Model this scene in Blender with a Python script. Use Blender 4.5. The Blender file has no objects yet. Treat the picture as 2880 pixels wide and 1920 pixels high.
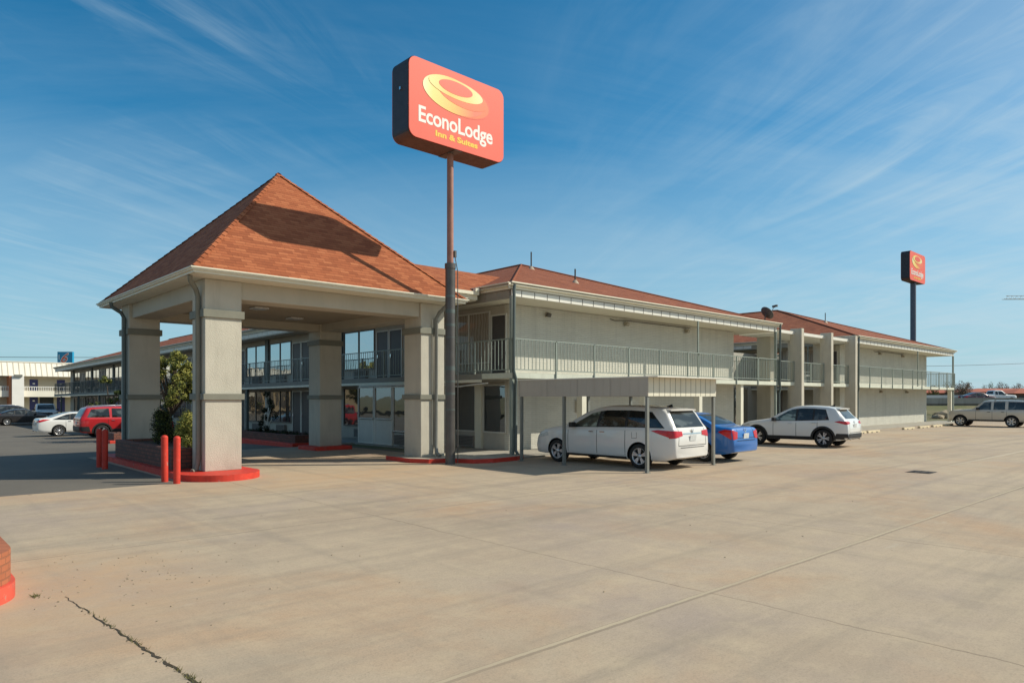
import bpy, bmesh, math, random
from mathutils import Vector, Matrix
from mathutils.bvhtree import BVHTree
random.seed(11)
R_ = math.radians
scene = bpy.context.scene
COL = scene.collection
OFF = {}

# ------------------------------------------------------------------ helpers
def link(o):
    COL.objects.link(o); return o

def tag(o, label=None, cat=None, group=None, kind=None):
    if label: o['label'] = label
    if cat: o['category'] = cat
    if group: o['group'] = group
    if kind: o['kind'] = kind
    return o

def thing(name, label, cat, loc=(0, 0, 0), rz=0.0, group=None, local=False):
    o = link(bpy.data.objects.new(name, None))
    o.location = loc; o.rotation_euler = (0, 0, rz)
    o.empty_display_size = 0.3
    OFF[o] = Vector((0, 0, 0)) if local else Vector(loc)
    return tag(o, label, cat, group)

class MB:
    def __init__(self):
        self.v = []; self.f = []; self.m = []; self.uv = []; self.s = []
    def add(self, verts, faces, mi=0, uvs=None, smooth=False):
        b = len(self.v)
        self.v += [Vector(p) for p in verts]
        for i, f in enumerate(faces):
            self.f.append([b + k for k in f]); self.m.append(mi); self.s.append(smooth)
            self.uv.append(uvs[i] if uvs else None)
        return self
    def box(self, x0, x1, y0, y1, z0, z1, mi=0):
        v = [(x, y, z) for z in (z0, z1) for y in (y0, y1) for x in (x0, x1)]
        return self.add(v, [(0, 2, 3, 1), (4, 5, 7, 6), (0, 1, 5, 4), (2, 6, 7, 3), (0, 4, 6, 2), (1, 3, 7, 5)], mi)
    def cbox(self, c, s, rz=0, mi=0, rx=0, ry=0):
        M = Matrix.Rotation(rz, 3, 'Z') @ Matrix.Rotation(ry, 3, 'Y') @ Matrix.Rotation(rx, 3, 'X')
        v = [Vector(c) + M @ Vector((x * s[0] / 2, y * s[1] / 2, z * s[2] / 2)) for z in (-1, 1) for y in (-1, 1) for x in (-1, 1)]
        return self.add(v, [(0, 2, 3, 1), (4, 5, 7, 6), (0, 1, 5, 4), (2, 6, 7, 3), (0, 4, 6, 2), (1, 3, 7, 5)], mi)
    def tube(self, pts, r, n=8, mi=0, caps=True, smooth=True):
        pts = [Vector(p) for p in pts]
        rs = r if isinstance(r, (list, tuple)) else [r] * len(pts)
        rings = []
        prev = None
        for i, p in enumerate(pts):
            t = (pts[min(i + 1, len(pts) - 1)] - pts[max(i - 1, 0)])
            t = t.normalized() if t.length > 1e-9 else Vector((0, 0, 1))
            if prev is None:
                a = Vector((1, 0, 0)) if abs(t.x) < 0.8 else Vector((0, 1, 0))
                u = t.cross(a).normalized()
            else:
                u = (prev - t * prev.dot(t)).normalized()
            prev = u
            w = t.cross(u)
            rings.append([p + (u * math.cos(2 * math.pi * k / n) + w * math.sin(2 * math.pi * k / n)) * rs[i] for k in range(n)])
        v = [q for ring in rings for q in ring]; f = []
        for i in range(len(pts) - 1):
            for k in range(n):
                f.append((i * n + k, i * n + (k + 1) % n, (i + 1) * n + (k + 1) % n, (i + 1) * n + k))
        self.add(v, f, mi, smooth=smooth)
        if caps:
            self.add(rings[0], [tuple(range(n - 1, -1, -1))], mi); self.add(rings[-1], [tuple(range(n))], mi)
        return self
    def lathe(self, prof, n=24, c=(0, 0, 0), axis='z', mi=0, smooth=True):
        v = []; f = []
        for (r, h) in prof:
            for k in range(n):
                a = 2 * math.pi * k / n
                if axis == 'z': v.append((c[0] + r * math.cos(a), c[1] + r * math.sin(a), c[2] + h))
                else: v.append((c[0] + r * math.cos(a), c[1] + h, c[2] + r * math.sin(a)))
        for i in range(len(prof) - 1):
            for k in range(n):
                f.append((i * n + k, i * n + (k + 1) % n, (i + 1) * n + (k + 1) % n, (i + 1) * n + k))
        return self.add(v, f, mi, smooth=smooth)
    def prism(self, poly, z0, z1, mi=0, mi_top=None):
        n = len(poly)
        v = [(p[0], p[1], z0) for p in poly] + [(p[0], p[1], z1) for p in poly]
        self.add(v, [(i, (i + 1) % n, n + (i + 1) % n, n + i) for i in range(n)], mi)
        self.add(v, [tuple(range(n - 1, -1, -1))], mi)
        self.add(v, [tuple(range(n, 2 * n))], mi if mi_top is None else mi_top)
        return self
    def warp(self, fn):
        self.v = [Vector(fn(p)) for p in self.v]; return self
    def build(self, name, mats, parent=None, bevel=0.0, recalc=False, sharp=None):
        me = bpy.data.meshes.new(name)
        off = OFF.get(parent, Vector((0, 0, 0))) if parent else Vector((0, 0, 0))
        me.from_pydata([p - off for p in self.v], [], self.f)
        mats = mats if isinstance(mats, (list, tuple)) else [mats]
        for m in mats: me.materials.append(m)
        me.polygons.foreach_set('material_index', self.m)
        me.polygons.foreach_set('use_smooth', self.s)
        if any(u is not None for u in self.uv):
            l = me.uv_layers.new(name='UVMap'); k = 0
            for u, f in zip(self.uv, self.f):
                for j in range(len(f)):
                    l.data[k].uv = u[j] if u else (0, 0); k += 1
        if recalc:
            bm = bmesh.new(); bm.from_mesh(me); bmesh.ops.recalc_face_normals(bm, faces=bm.faces); bm.to_mesh(me); bm.free()
        if sharp: me.set_sharp_from_angle(angle=R_(sharp))
        me.update()
        o = link(bpy.data.objects.new(name, me))
        if parent: o.parent = parent; OFF[o] = off
        if bevel:
            md = o.modifiers.new('bevel', 'BEVEL'); md.width = bevel; md.segments = 2; md.limit_method = 'ANGLE'; md.angle_limit = R_(40)
        return o

def copy_tree(o, parent=None):
    c = o.copy(); COL.objects.link(c)
    if parent: c.parent = parent
    OFF[c] = OFF.get(o, Vector((0, 0, 0)))
    for ch in list(o.children): copy_tree(ch, c)
    return c

# ------------------------------------------------------------------ materials
def new_mat(name):
    m = bpy.data.materials.new(name); m.use_nodes = True
    nt = m.node_tree
    return m, nt, nt.nodes['Principled BSDF']

def N(nt, t, **kw):
    n = nt.nodes.new(t)
    for k, v in kw.items():
        if k.startswith('i_'):
            n.inputs[k[2:].replace('_', ' ')].default_value = v
        else: setattr(n, k, v)
    return n

def ramp(nt, fac, stops):
    r = N(nt, 'ShaderNodeValToRGB')
    el = r.color_ramp.elements
    while len(el) > 1: el.remove(el[-1])
    el[0].position = stops[0][0]; el[0].color = (*stops[0][1], 1)
    for p, c in stops[1:]:
        e = el.new(p); e.color = (*c, 1)
    nt.links.new(fac, r.inputs[0]); return r.outputs[0]

def mixc(nt, fac, a, b, mode='MIX'):
    n = N(nt, 'ShaderNodeMix', data_type='RGBA', blend_type=mode)
    for s, v in ((n.inputs[0], fac), (n.inputs[6], a), (n.inputs[7], b)):
        if hasattr(v, 'is_linked') or isinstance(v, bpy.types.NodeSocket): nt.links.new(v, s)
        elif isinstance(v, (int, float)): s.default_value = v
        else: s.default_value = (*v, 1)
    return n.outputs[2]

def math_(nt, op, a, b=None, c=None, clamp=False):
    n = N(nt, 'ShaderNodeMath', operation=op); n.use_clamp = clamp
    for i, v in enumerate((a, b, c)):
        if v is None: continue
        if isinstance(v, bpy.types.NodeSocket): nt.links.new(v, n.inputs[i])
        else: n.inputs[i].default_value = v
    return n.outputs[0]

def noise(nt, vec, scale, detail=4, rough=0.55, dist=0.0):
    n = N(nt, 'ShaderNodeTexNoise'); n.inputs['Scale'].default_value = scale; n.inputs['Detail'].default_value = detail
    n.inputs['Roughness'].default_value = rough; n.inputs['Distortion'].default_value = dist
    if vec is not None: nt.links.new(vec, n.inputs['Vector'])
    return n.outputs['Fac']

def geo_pos(nt):
    return N(nt, 'ShaderNodeNewGeometry').outputs['Position']

def sepxyz(nt, v):
    s = N(nt, 'ShaderNodeSeparateXYZ'); nt.links.new(v, s.inputs[0]); return s.outputs

def mapping(nt, vec, scale=(1, 1, 1), rot=(0, 0, 0), loc=(0, 0, 0)):
    m = N(nt, 'ShaderNodeMapping'); nt.links.new(vec, m.inputs[0])
    m.inputs['Scale'].default_value = scale; m.inputs['Rotation'].default_value = rot; m.inputs['Location'].default_value = loc
    return m.outputs[0]

def bump(nt, bs, h, strength=0.3, dist=0.02):
    b = N(nt, 'ShaderNodeBump'); b.inputs['Strength'].default_value = strength; b.inputs['Distance'].default_value = dist
    nt.links.new(h, b.inputs['Height']); nt.links.new(b.outputs[0], bs.inputs['Normal'])

def painted(name, col, rough=0.6, var=0.12, scale=3.0, metal=0.0, bumpy=0.0, bscale=60, grime=0.0, spec=0.4, chips=0.0, foot=0.0):
    """plain surface with faint uneven tone, streaks of dirt and optional stucco bump"""
    m, nt, bs = new_mat(name)
    p = geo_pos(nt)
    f = noise(nt, p, scale, 5, 0.6)
    c = ramp(nt, f, [(0.25, tuple(x * (1 - var) for x in col)), (0.75, tuple(min(1, x * (1 + var)) for x in col))])
    if grime:
        f2 = noise(nt, mapping(nt, p, (1.6, 1.6, 0.25)), 2.2, 6, 0.7)
        g = math_(nt, 'MULTIPLY', math_(nt, 'SUBTRACT', f2, 0.5, clamp=True), grime * 4, clamp=True)
        c = mixc(nt, g, c, tuple(x * 0.45 for x in col))
    if chips:
        f3 = noise(nt, mapping(nt, p, (1, 1, 0.7)), 9.0, 6, 0.75)
        c = mixc(nt, math_(nt, 'MULTIPLY', math_(nt, 'SUBTRACT', f3, 0.66 - 0.1 * chips, clamp=True), 9.0, clamp=True), c, (0.33, 0.24, 0.19))
        f4 = noise(nt, mapping(nt, p, (1, 1, 3)), 5.0, 5, 0.7)
        c = mixc(nt, math_(nt, 'MULTIPLY', math_(nt, 'SUBTRACT', f4, 0.56, clamp=True), 3.5 * chips, clamp=True), c, (0.10, 0.045, 0.035))
    if foot:
        z = sepxyz(nt, p)[2]
        f5 = math_(nt, 'MULTIPLY', math_(nt, 'MULTIPLY_ADD', z, -1.6, 1.0, clamp=True), math_(nt, 'MULTIPLY_ADD', noise(nt, p, 3.5, 5, 0.7), 2.0, -0.55, clamp=True))
        c = mixc(nt, math_(nt, 'MULTIPLY', f5, foot), c, (0.24, 0.17, 0.115))
    nt.links.new(c, bs.inputs['Base Color'])
    bs.inputs['Roughness'].default_value = rough; bs.inputs['Metallic'].default_value = metal
    bs.inputs['Specular IOR Level'].default_value = spec
    if bumpy: bump(nt, bs, noise(nt, p, bscale, 3, 0.6), bumpy, 0.02)
    return m

def wall_coords(nt):
    s = sepxyz(nt, geo_pos(nt))
    c = N(nt, 'ShaderNodeCombineXYZ')
    nt.links.new(math_(nt, 'ADD', s[0], s[1]), c.inputs[0]); nt.links.new(s[2], c.inputs[1])
    return c.outputs[0]

def brick_mat(name, c1, c2, mortar, bw=0.21, bh=0.072, msize=0.008, bumps=0.5, rough=0.8, grime=0.25):
    m, nt, bs = new_mat(name)
    v = wall_coords(nt)
    b = N(nt, 'ShaderNodeTexBrick'); nt.links.new(v, b.inputs['Vector'])
    b.inputs['Color1'].default_value = (*c1, 1); b.inputs['Color2'].default_value = (*c2, 1); b.inputs['Mortar'].default_value = (*mortar, 1)
    b.inputs['Scale'].default_value = 1.0; b.inputs['Mortar Size'].default_value = msize
    b.inputs['Brick Width'].default_value = bw; b.inputs['Row Height'].default_value = bh
    p = geo_pos(nt)
    f2 = noise(nt, mapping(nt, p, (0.9, 0.9, 0.5)), 1.3, 6, 0.7)
    c = mixc(nt, math_(nt, 'MULTIPLY', f2, grime), b.outputs['Color'], tuple(x * 0.5 for x in c1))
    f3 = noise(nt, mapping(nt, p, (1.7, 1.7, 0.10)), 1.6, 6, 0.7)
    c = mixc(nt, math_(nt, 'MULTIPLY', math_(nt, 'SUBTRACT', f3, 0.50, clamp=True), 2.2, clamp=True), c, tuple(x * 0.62 for x in c1))
    f4 = noise(nt, mapping(nt, p, (1, 1, 1.6), loc=(5, 3, 1)), 0.55, 3, 0.6)
    c = mixc(nt, math_(nt, 'MULTIPLY', math_(nt, 'GREATER_THAN', f4, 0.60), 0.16), c, tuple(min(1, x * 1.2) for x in c2))
    nt.links.new(c, bs.inputs['Base Color']); bs.inputs['Roughness'].default_value = rough
    inv = math_(nt, 'ADD', math_(nt, 'MULTIPLY', b.outputs['Fac'], -1.0), math_(nt, 'MULTIPLY', noise(nt, p, 40, 2), 0.35))
    bump(nt, bs, inv, bumps, 0.008)
    return m

def shingle_mat(name, a, b_, c_, rw=0.32, rh=0.145):
    m, nt, bs = new_mat(name)
    uv = N(nt, 'ShaderNodeUVMap').outputs[0]
    wob = N(nt, 'ShaderNodeVectorMath', operation='ADD')
    nz = N(nt, 'ShaderNodeTexNoise'); nz.inputs['Scale'].default_value = 2.2; nt.links.new(uv, nz.inputs['Vector'])
    sc = N(nt, 'ShaderNodeVectorMath', operation='SCALE'); nt.links.new(nz.outputs['Color'], sc.inputs[0]); sc.inputs['Scale'].default_value = 0.045
    nt.links.new(uv, wob.inputs[0]); nt.links.new(sc.outputs[0], wob.inputs[1])
    b = N(nt, 'ShaderNodeTexBrick'); nt.links.new(wob.outputs[0], b.inputs['Vector'])
    b.inputs['Color1'].default_value = (0, 0, 0, 1); b.inputs['Color2'].default_value = (1, 1, 1, 1); b.inputs['Mortar'].default_value = (0.5, 0.5, 0.5, 1)
    b.inputs['Scale'].default_value = 1.0; b.inputs['Mortar Size'].default_value = 0.004
    b.inputs['Brick Width'].default_value = rw; b.inputs['Row Height'].default_value = rh; b.offset = 0.37
    tone = ramp(nt, b.outputs['Color'], [(0.0, a), (0.5, b_), (1.0, c_)])
    p = geo_pos(nt)
    tone = mixc(nt, math_(nt, 'MULTIPLY', math_(nt, 'SUBTRACT', noise(nt, p, 0.9, 5, 0.65), 0.35, clamp=True), 0.9, clamp=True), tone, tuple(x * 0.6 for x in b_))
    fine = noise(nt, p, 90, 2, 0.7)
    tone = mixc(nt, math_(nt, 'MULTIPLY', fine, 0.35), tone, tuple(x * 1.5 for x in c_))
    # butt edge of every course: shadow line painted dark, relief through bump
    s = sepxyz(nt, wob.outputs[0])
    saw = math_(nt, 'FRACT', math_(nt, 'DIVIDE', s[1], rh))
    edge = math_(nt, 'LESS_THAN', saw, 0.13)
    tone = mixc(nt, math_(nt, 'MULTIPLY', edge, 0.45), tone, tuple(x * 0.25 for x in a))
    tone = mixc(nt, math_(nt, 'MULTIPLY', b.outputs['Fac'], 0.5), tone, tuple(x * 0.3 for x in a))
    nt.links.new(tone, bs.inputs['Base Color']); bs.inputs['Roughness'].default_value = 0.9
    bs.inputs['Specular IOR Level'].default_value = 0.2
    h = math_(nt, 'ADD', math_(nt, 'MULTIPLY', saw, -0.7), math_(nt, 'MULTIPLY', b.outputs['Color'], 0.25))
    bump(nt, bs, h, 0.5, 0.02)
    return m

def glass_mat(name, tint, refl, rough=0.015, wave=0.02, dark=(0.015, 0.017, 0.02)):
    m, nt, bs = new_mat(name)
    p = geo_pos(nt)
    bs.inputs['Base Color'].default_value = (*dark, 1); bs.inputs['Roughness'].default_value = 0.15; bs.inputs['Specular IOR Level'].default_value = 0.28
    if wave == 0.0:
        tc_ = N(nt, 'ShaderNodeTexCoord').outputs['Object']
        iv = ramp(nt, noise(nt, mapping(nt, tc_, (1.3, .4, 1.6)), 1.9, 3, 0.5, 0.3), [(0.36, tuple(x * 0.5 for x in dark)), (0.52, dark), (0.60, tuple(min(1, x * 4 + .025) for x in dark))])
        nt.links.new(iv, bs.inputs['Base Color'])
    g = N(nt, 'ShaderNodeBsdfGlossy'); g.inputs['Color'].default_value = (*tint, 1); g.inputs['Roughness'].default_value = rough
    b = N(nt, 'ShaderNodeBump'); b.inputs['Strength'].default_value = wave; b.inputs['Distance'].default_value = 0.3
    nt.links.new(noise(nt, p, 0.9, 2), b.inputs['Height']); nt.links.new(b.outputs[0], g.inputs['Normal'])
    mx = N(nt, 'ShaderNodeMixShader'); mx.inputs[0].default_value = refl
    nt.links.new(bs.outputs[0], mx.inputs[1]); nt.links.new(g.outputs[0], mx.inputs[2])
    nt.links.new(mx.outputs[0], nt.nodes['Material Output'].inputs['Surface'])
    return m

def car_paint(name, col, metallic=0.0, rough=0.32):
    m, nt, bs = new_mat(name)
    p = geo_pos(nt)
    s = sepxyz(nt, p)
    f = noise(nt, p, 6, 4)
    dirt = math_(nt, 'MULTIPLY', math_(nt, 'SUBTRACT', 0.75, s[2], clamp=True), math_(nt, 'MULTIPLY', f, 0.22), clamp=True)
    c = mixc(nt, dirt, col, (0.30, 0.25, 0.19))
    nt.links.new(c, bs.inputs['Base Color'])
    bs.inputs['Metallic'].default_value = metallic; bs.inputs['Roughness'].default_value = rough
    bs.inputs['Coat Weight'].default_value = 0.8; bs.inputs['Coat Roughness'].default_value = 0.05
    return m

def leaf_mat(name, c1, c2):
    m, nt, bs = new_mat(name)
    p = geo_pos(nt)
    r = N(nt, 'ShaderNodeObjectInfo').outputs['Random']
    f = noise(nt, p, 3.5, 3)
    c = ramp(nt, f, [(0.3, c1), (0.7, c2)])
    nt.links.new(c, bs.inputs['Base Color']); bs.inputs['Roughness'].default_value = 0.6
    bs.inputs['Specular IOR Level'].default_value = 0.25
    tr = N(nt, 'ShaderNodeBsdfTranslucent'); nt.links.new(c, tr.inputs[0])
    mx = N(nt, 'ShaderNodeMixShader'); mx.inputs[0].default_value = 0.25
    nt.links.new(bs.outputs[0], mx.inputs[1]); nt.links.new(tr.outputs[0], mx.inputs[2])
    nt.links.new(mx.outputs[0], nt.nodes['Material Output'].inputs['Surface'])
    return m

M = {}
M['stucco'] = painted('stucco', (0.51, 0.472, 0.39), 0.85, 0.10, 1.2, bumpy=0.5, bscale=38, grime=0.3, foot=0.6)
M['beam'] = painted('beam stucco', (0.47, 0.43, 0.35), 0.85, 0.08, 1.0, bumpy=0.3, bscale=45, grime=0.15)
M['band'] = painted('grey band', (0.20, 0.195, 0.155), 0.7, 0.10, 4)
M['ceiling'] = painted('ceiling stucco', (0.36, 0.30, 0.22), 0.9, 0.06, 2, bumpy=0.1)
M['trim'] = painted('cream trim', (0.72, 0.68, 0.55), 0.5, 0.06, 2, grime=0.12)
M['white'] = painted('white trim', (0.72, 0.70, 0.63), 0.5, 0.05, 2, grime=0.1)
M['soffit'] = painted('soffit', (0.58, 0.53, 0.43), 0.8, 0.05, 1)
M['fascia_shade'] = painted('shaded eave board', (0.30, 0.27, 0.21), 0.7, 0.08, 2)  # grey tone standing in for shade under the gutter
M['seam'] = painted('dark seam', (0.09, 0.08, 0.07), 0.8, 0.05)
M['wall'] = brick_mat('painted brick', (0.62, 0.60, 0.525), (0.57, 0.55, 0.48), (0.46, 0.445, 0.385), 0.40, 0.072, 0.007, 0.7)
M['facade'] = painted('facade panel', (0.44, 0.41, 0.35), 0.8, 0.08, 2, grime=0.15)
M['green_metal'] = painted('grey green painted steel', (0.25, 0.285, 0.25), 0.5, 0.12, 5, spec=0.5)
M['green_dark'] = painted('dark green downspout', (0.10, 0.125, 0.12), 0.5, 0.12, 5)
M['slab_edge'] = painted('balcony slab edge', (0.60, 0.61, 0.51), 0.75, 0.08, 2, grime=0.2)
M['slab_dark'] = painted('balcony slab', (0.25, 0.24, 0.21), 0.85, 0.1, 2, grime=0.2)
M['door'] = painted('brown door', (0.075, 0.065, 0.062), 0.5, 0.1, 4)
M['frame'] = painted('bronze window frame', (0.16, 0.14, 0.12), 0.45, 0.1, 4)
M['frame_w'] = painted('white window frame', (0.58, 0.56, 0.50), 0.45, 0.06, 3)
M['ac'] = painted('air conditioner grille', (0.22, 0.20, 0.18), 0.6, 0.1, 5)
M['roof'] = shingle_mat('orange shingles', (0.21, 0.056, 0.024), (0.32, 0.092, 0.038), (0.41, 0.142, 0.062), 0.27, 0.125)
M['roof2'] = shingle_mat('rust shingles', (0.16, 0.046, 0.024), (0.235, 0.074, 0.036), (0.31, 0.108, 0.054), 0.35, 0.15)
M['glass_sky'] = glass_mat('upper window glass', (0.80, 0.84, 0.86), 0.62)
M['glass_dark'] = glass_mat('storefront glass', (0.75, 0.76, 0.76), 0.27)
M['car_glass'] = glass_mat('car glass', (0.8, 0.85, 0.85), 0.055, 0.02, 0.0, dark=(0.012, 0.015, 0.015))
M['car_glass_clear'] = glass_mat('clear car glass', (0.8, 0.9, 0.85), 0.07, 0.02, 0.0, dark=(0.07, 0.085, 0.072))
M['red'] = painted('red paint', (0.60, 0.045, 0.025), 0.6, 0.18, 5, grime=0.25, chips=0.6)
M['red_old'] = painted('weathered red paint', (0.62, 0.09, 0.055), 0.75, 0.2, 4, grime=0.3, chips=0.8)
M['brick_red'] = brick_mat('planter brick', (0.23, 0.085, 0.055), (0.13, 0.055, 0.04), (0.075, 0.05, 0.04), 0.25, 0.10, 0.014, 0.8)
M['brick_orange'] = brick_mat('corner planter brick', (0.46, 0.15, 0.07), (0.38, 0.12, 0.055), (0.30, 0.115, 0.06), 0.21, 0.07, 0.008, 0.9, 0.9, 0.5)
M['soil'] = painted('soil', (0.10, 0.07, 0.05), 0.95, 0.3, 8, bumpy=0.6)
M['rubber'] = painted('tyre rubber', (0.022, 0.021, 0.02), 0.75, 0.2, 12)
M['rim'] = painted('alloy', (0.55, 0.55, 0.56), 0.32, 0.03, 9, metal=0.75)
M['blackplastic'] = painted('black plastic', (0.025, 0.025, 0.026), 0.55, 0.1, 9)
M['darktrim'] = painted('dark trim', (0.012, 0.012, 0.012), 0.7, 0.1, 9)
M['chrome'] = painted('chrome', (0.75, 0.75, 0.75), 0.12, 0.02, 9, metal=1.0)
M['plate'] = painted('number plate', (0.62, 0.64, 0.64), 0.4, 0.15, 14)
def lens(name, col, em=0.0):
    m, nt, bs = new_mat(name); p = geo_pos(nt)
    c = ramp(nt, noise(nt, p, 14, 2), [(0.3, tuple(x * 0.7 for x in col)), (0.7, col)])
    nt.links.new(c, bs.inputs['Base Color']); bs.inputs['Roughness'].default_value = 0.25; bs.inputs['Coat Weight'].default_value = 0.25
    return m
M['lens_red'] = lens('tail lamp red', (0.62, 0.008, 0.015))
M['lens_clear'] = lens('clear lamp', (0.62, 0.62, 0.6))
M['pole_dark'] = painted('weathered grey pole', (0.105, 0.095, 0.088), 0.38, 0.25, 3, metal=0.2, grime=0.6)
M['pole_rust'] = painted('faded pink pole', (0.33, 0.155, 0.115), 0.5, 0.28, 4, grime=0.7)
M['pole_blue'] = painted('slate pole', (0.10, 0.11, 0.15), 0.5, 0.15, 3)
M['cab_dark'] = painted('sign cabinet', (0.038, 0.035, 0.045), 0.5, 0.25, 3, grime=0.4)
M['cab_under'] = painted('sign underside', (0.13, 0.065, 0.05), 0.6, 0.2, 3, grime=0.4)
M['signface'] = painted('red sign face', (0.83, 0.145, 0.098), 0.5, 0.05, 0.8, spec=0.25)
M['em_red'] = painted('emblem red', (0.78, 0.10, 0.05), 0.4, 0.04, 2)
M['em_orange'] = painted('emblem orange', (0.85, 0.17, 0.06), 0.4, 0.04, 2)
M['lett_white'] = painted('white letter', (0.82, 0.78, 0.72), 0.4, 0.03, 2)
M['lett_yellow'] = painted('yellow letter', (0.88, 0.55, 0.05), 0.4, 0.03, 2)
M['carport'] = painted('carport siding', (0.46, 0.41, 0.345), 0.6, 0.05, 2, grime=0.12)
M['white_sheet'] = painted('white roof sheet', (0.75, 0.72, 0.64), 0.5, 0.05, 2)
M['steel_post'] = painted('grey steel post', (0.22, 0.225, 0.205), 0.45, 0.1, 5, metal=0.2)
M['vent'] = painted('dark vent pipe', (0.05, 0.045, 0.04), 0.6, 0.1)
M['flash'] = painted('vent flashing', (0.42, 0.33, 0.24), 0.6, 0.1)
M['dish'] = painted('grey dish', (0.10, 0.09, 0.088), 0.6, 0.15, 6)
M['lamp'] = painted('lamp housing', (0.30, 0.26, 0.2), 0.5, 0.1)
M['bark'] = painted('bark', (0.12, 0.085, 0.06), 0.95, 0.3, 8, bumpy=0.7, bscale=20)
M['conc_stop'] = painted('yellowed concrete', (0.60, 0.50, 0.33), 0.9, 0.2, 5, bumpy=0.4, bscale=30, grime=0.3)
M['kerb'] = painted('kerb concrete', (0.36, 0.33, 0.27), 0.9, 0.15, 3, bumpy=0.3, grime=0.3)
M['walk'] = painted('sidewalk concrete', (0.36, 0.33, 0.28), 0.9, 0.15, 1.2, bumpy=0.3, grime=0.25)
M['iron'] = painted('iron grate', (0.13, 0.105, 0.085), 0.6, 0.2, 10, metal=0.5)
M['plastic_white'] = painted('white plastic', (0.7, 0.7, 0.66), 0.4, 0.04)
M['cable'] = painted('cable', (0.05, 0.05, 0.055), 0.6, 0.1)
M['hose'] = painted('white hose', (0.7, 0.69, 0.64), 0.5, 0.05)
M['stone'] = painted('tan stone', (0.36, 0.29, 0.20), 0.95, 0.25, 3, bumpy=0.6, bscale=12)
M['leaf_light'] = leaf_mat('light leaf', (0.27, 0.28, 0.06), (0.50, 0.46, 0.13))
M['leaf_mid'] = leaf_mat('mid leaf', (0.09, 0.115, 0.025), (0.20, 0.22, 0.055))
M['leaf_dark'] = leaf_mat('dark leaf', (0.018, 0.030, 0.012), (0.045, 0.06, 0.02))
M['leaf_black'] = leaf_mat('near black leaf', (0.010, 0.016, 0.010), (0.024, 0.034, 0.017))  # darkest leaf colour of the set
M['twig'] = leaf_mat('winter twig', (0.13, 0.09, 0.07), (0.22, 0.16, 0.12))
M['blade'] = leaf_mat('weed blade', (0.07, 0.08, 0.02), (0.16, 0.14, 0.05))

def drape_mat():
    m, nt, bs = new_mat('drawn drapes behind glass')
    s = sepxyz(nt, geo_pos(nt))
    w = math_(nt, 'SINE', math_(nt, 'MULTIPLY', math_(nt, 'ADD', s[1], math_(nt, 'MULTIPLY', noise(nt, geo_pos(nt), 1.5, 2), 0.3)), 42.0))
    c = ramp(nt, math_(nt, 'MULTIPLY_ADD', w, 0.5, 0.5), [(0.1, (0.25, 0.21, 0.165)), (0.6, (0.36, 0.31, 0.25))])
    nt.links.new(c, bs.inputs['Base Color']); bs.inputs['Roughness'].default_value = 0.7; bs.inputs['Coat Weight'].default_value = 0.6; bs.inputs['Coat Roughness'].default_value = 0.03
    return m
M['drape'] = drape_mat()

def emblem_mat():
    m, nt, bs = new_mat('yellow orange emblem')
    uv = N(nt, 'ShaderNodeUVMap').outputs[0]
    s = sepxyz(nt, uv)
    c = ramp(nt, s[0], [(0.0, (0.87, 0.78, 0.45)), (0.16, (0.88, 0.66, 0.18)), (0.5, (0.87, 0.45, 0.08)), (0.85, (0.80, 0.14, 0.06))])
    nt.links.new(c, bs.inputs['Base Color']); bs.inputs['Roughness'].default_value = 0.4
    return m
M['em_yellow'] = emblem_mat()
def emblem_mat2():
    m, nt, bs = new_mat('pale yellow emblem')
    uv = N(nt, 'ShaderNodeUVMap').outputs[0]
    s = sepxyz(nt, uv)
    c = ramp(nt, s[0], [(0.0, (0.87, 0.70, 0.25)), (0.4, (0.86, 0.50, 0.09)), (0.75, (0.88, 0.62, 0.2)), (1.0, (0.88, 0.74, 0.36))])
    nt.links.new(c, bs.inputs['Base Color']); bs.inputs['Roughness'].default_value = 0.4
    return m
M['em_yellow2'] = emblem_mat2()

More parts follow.
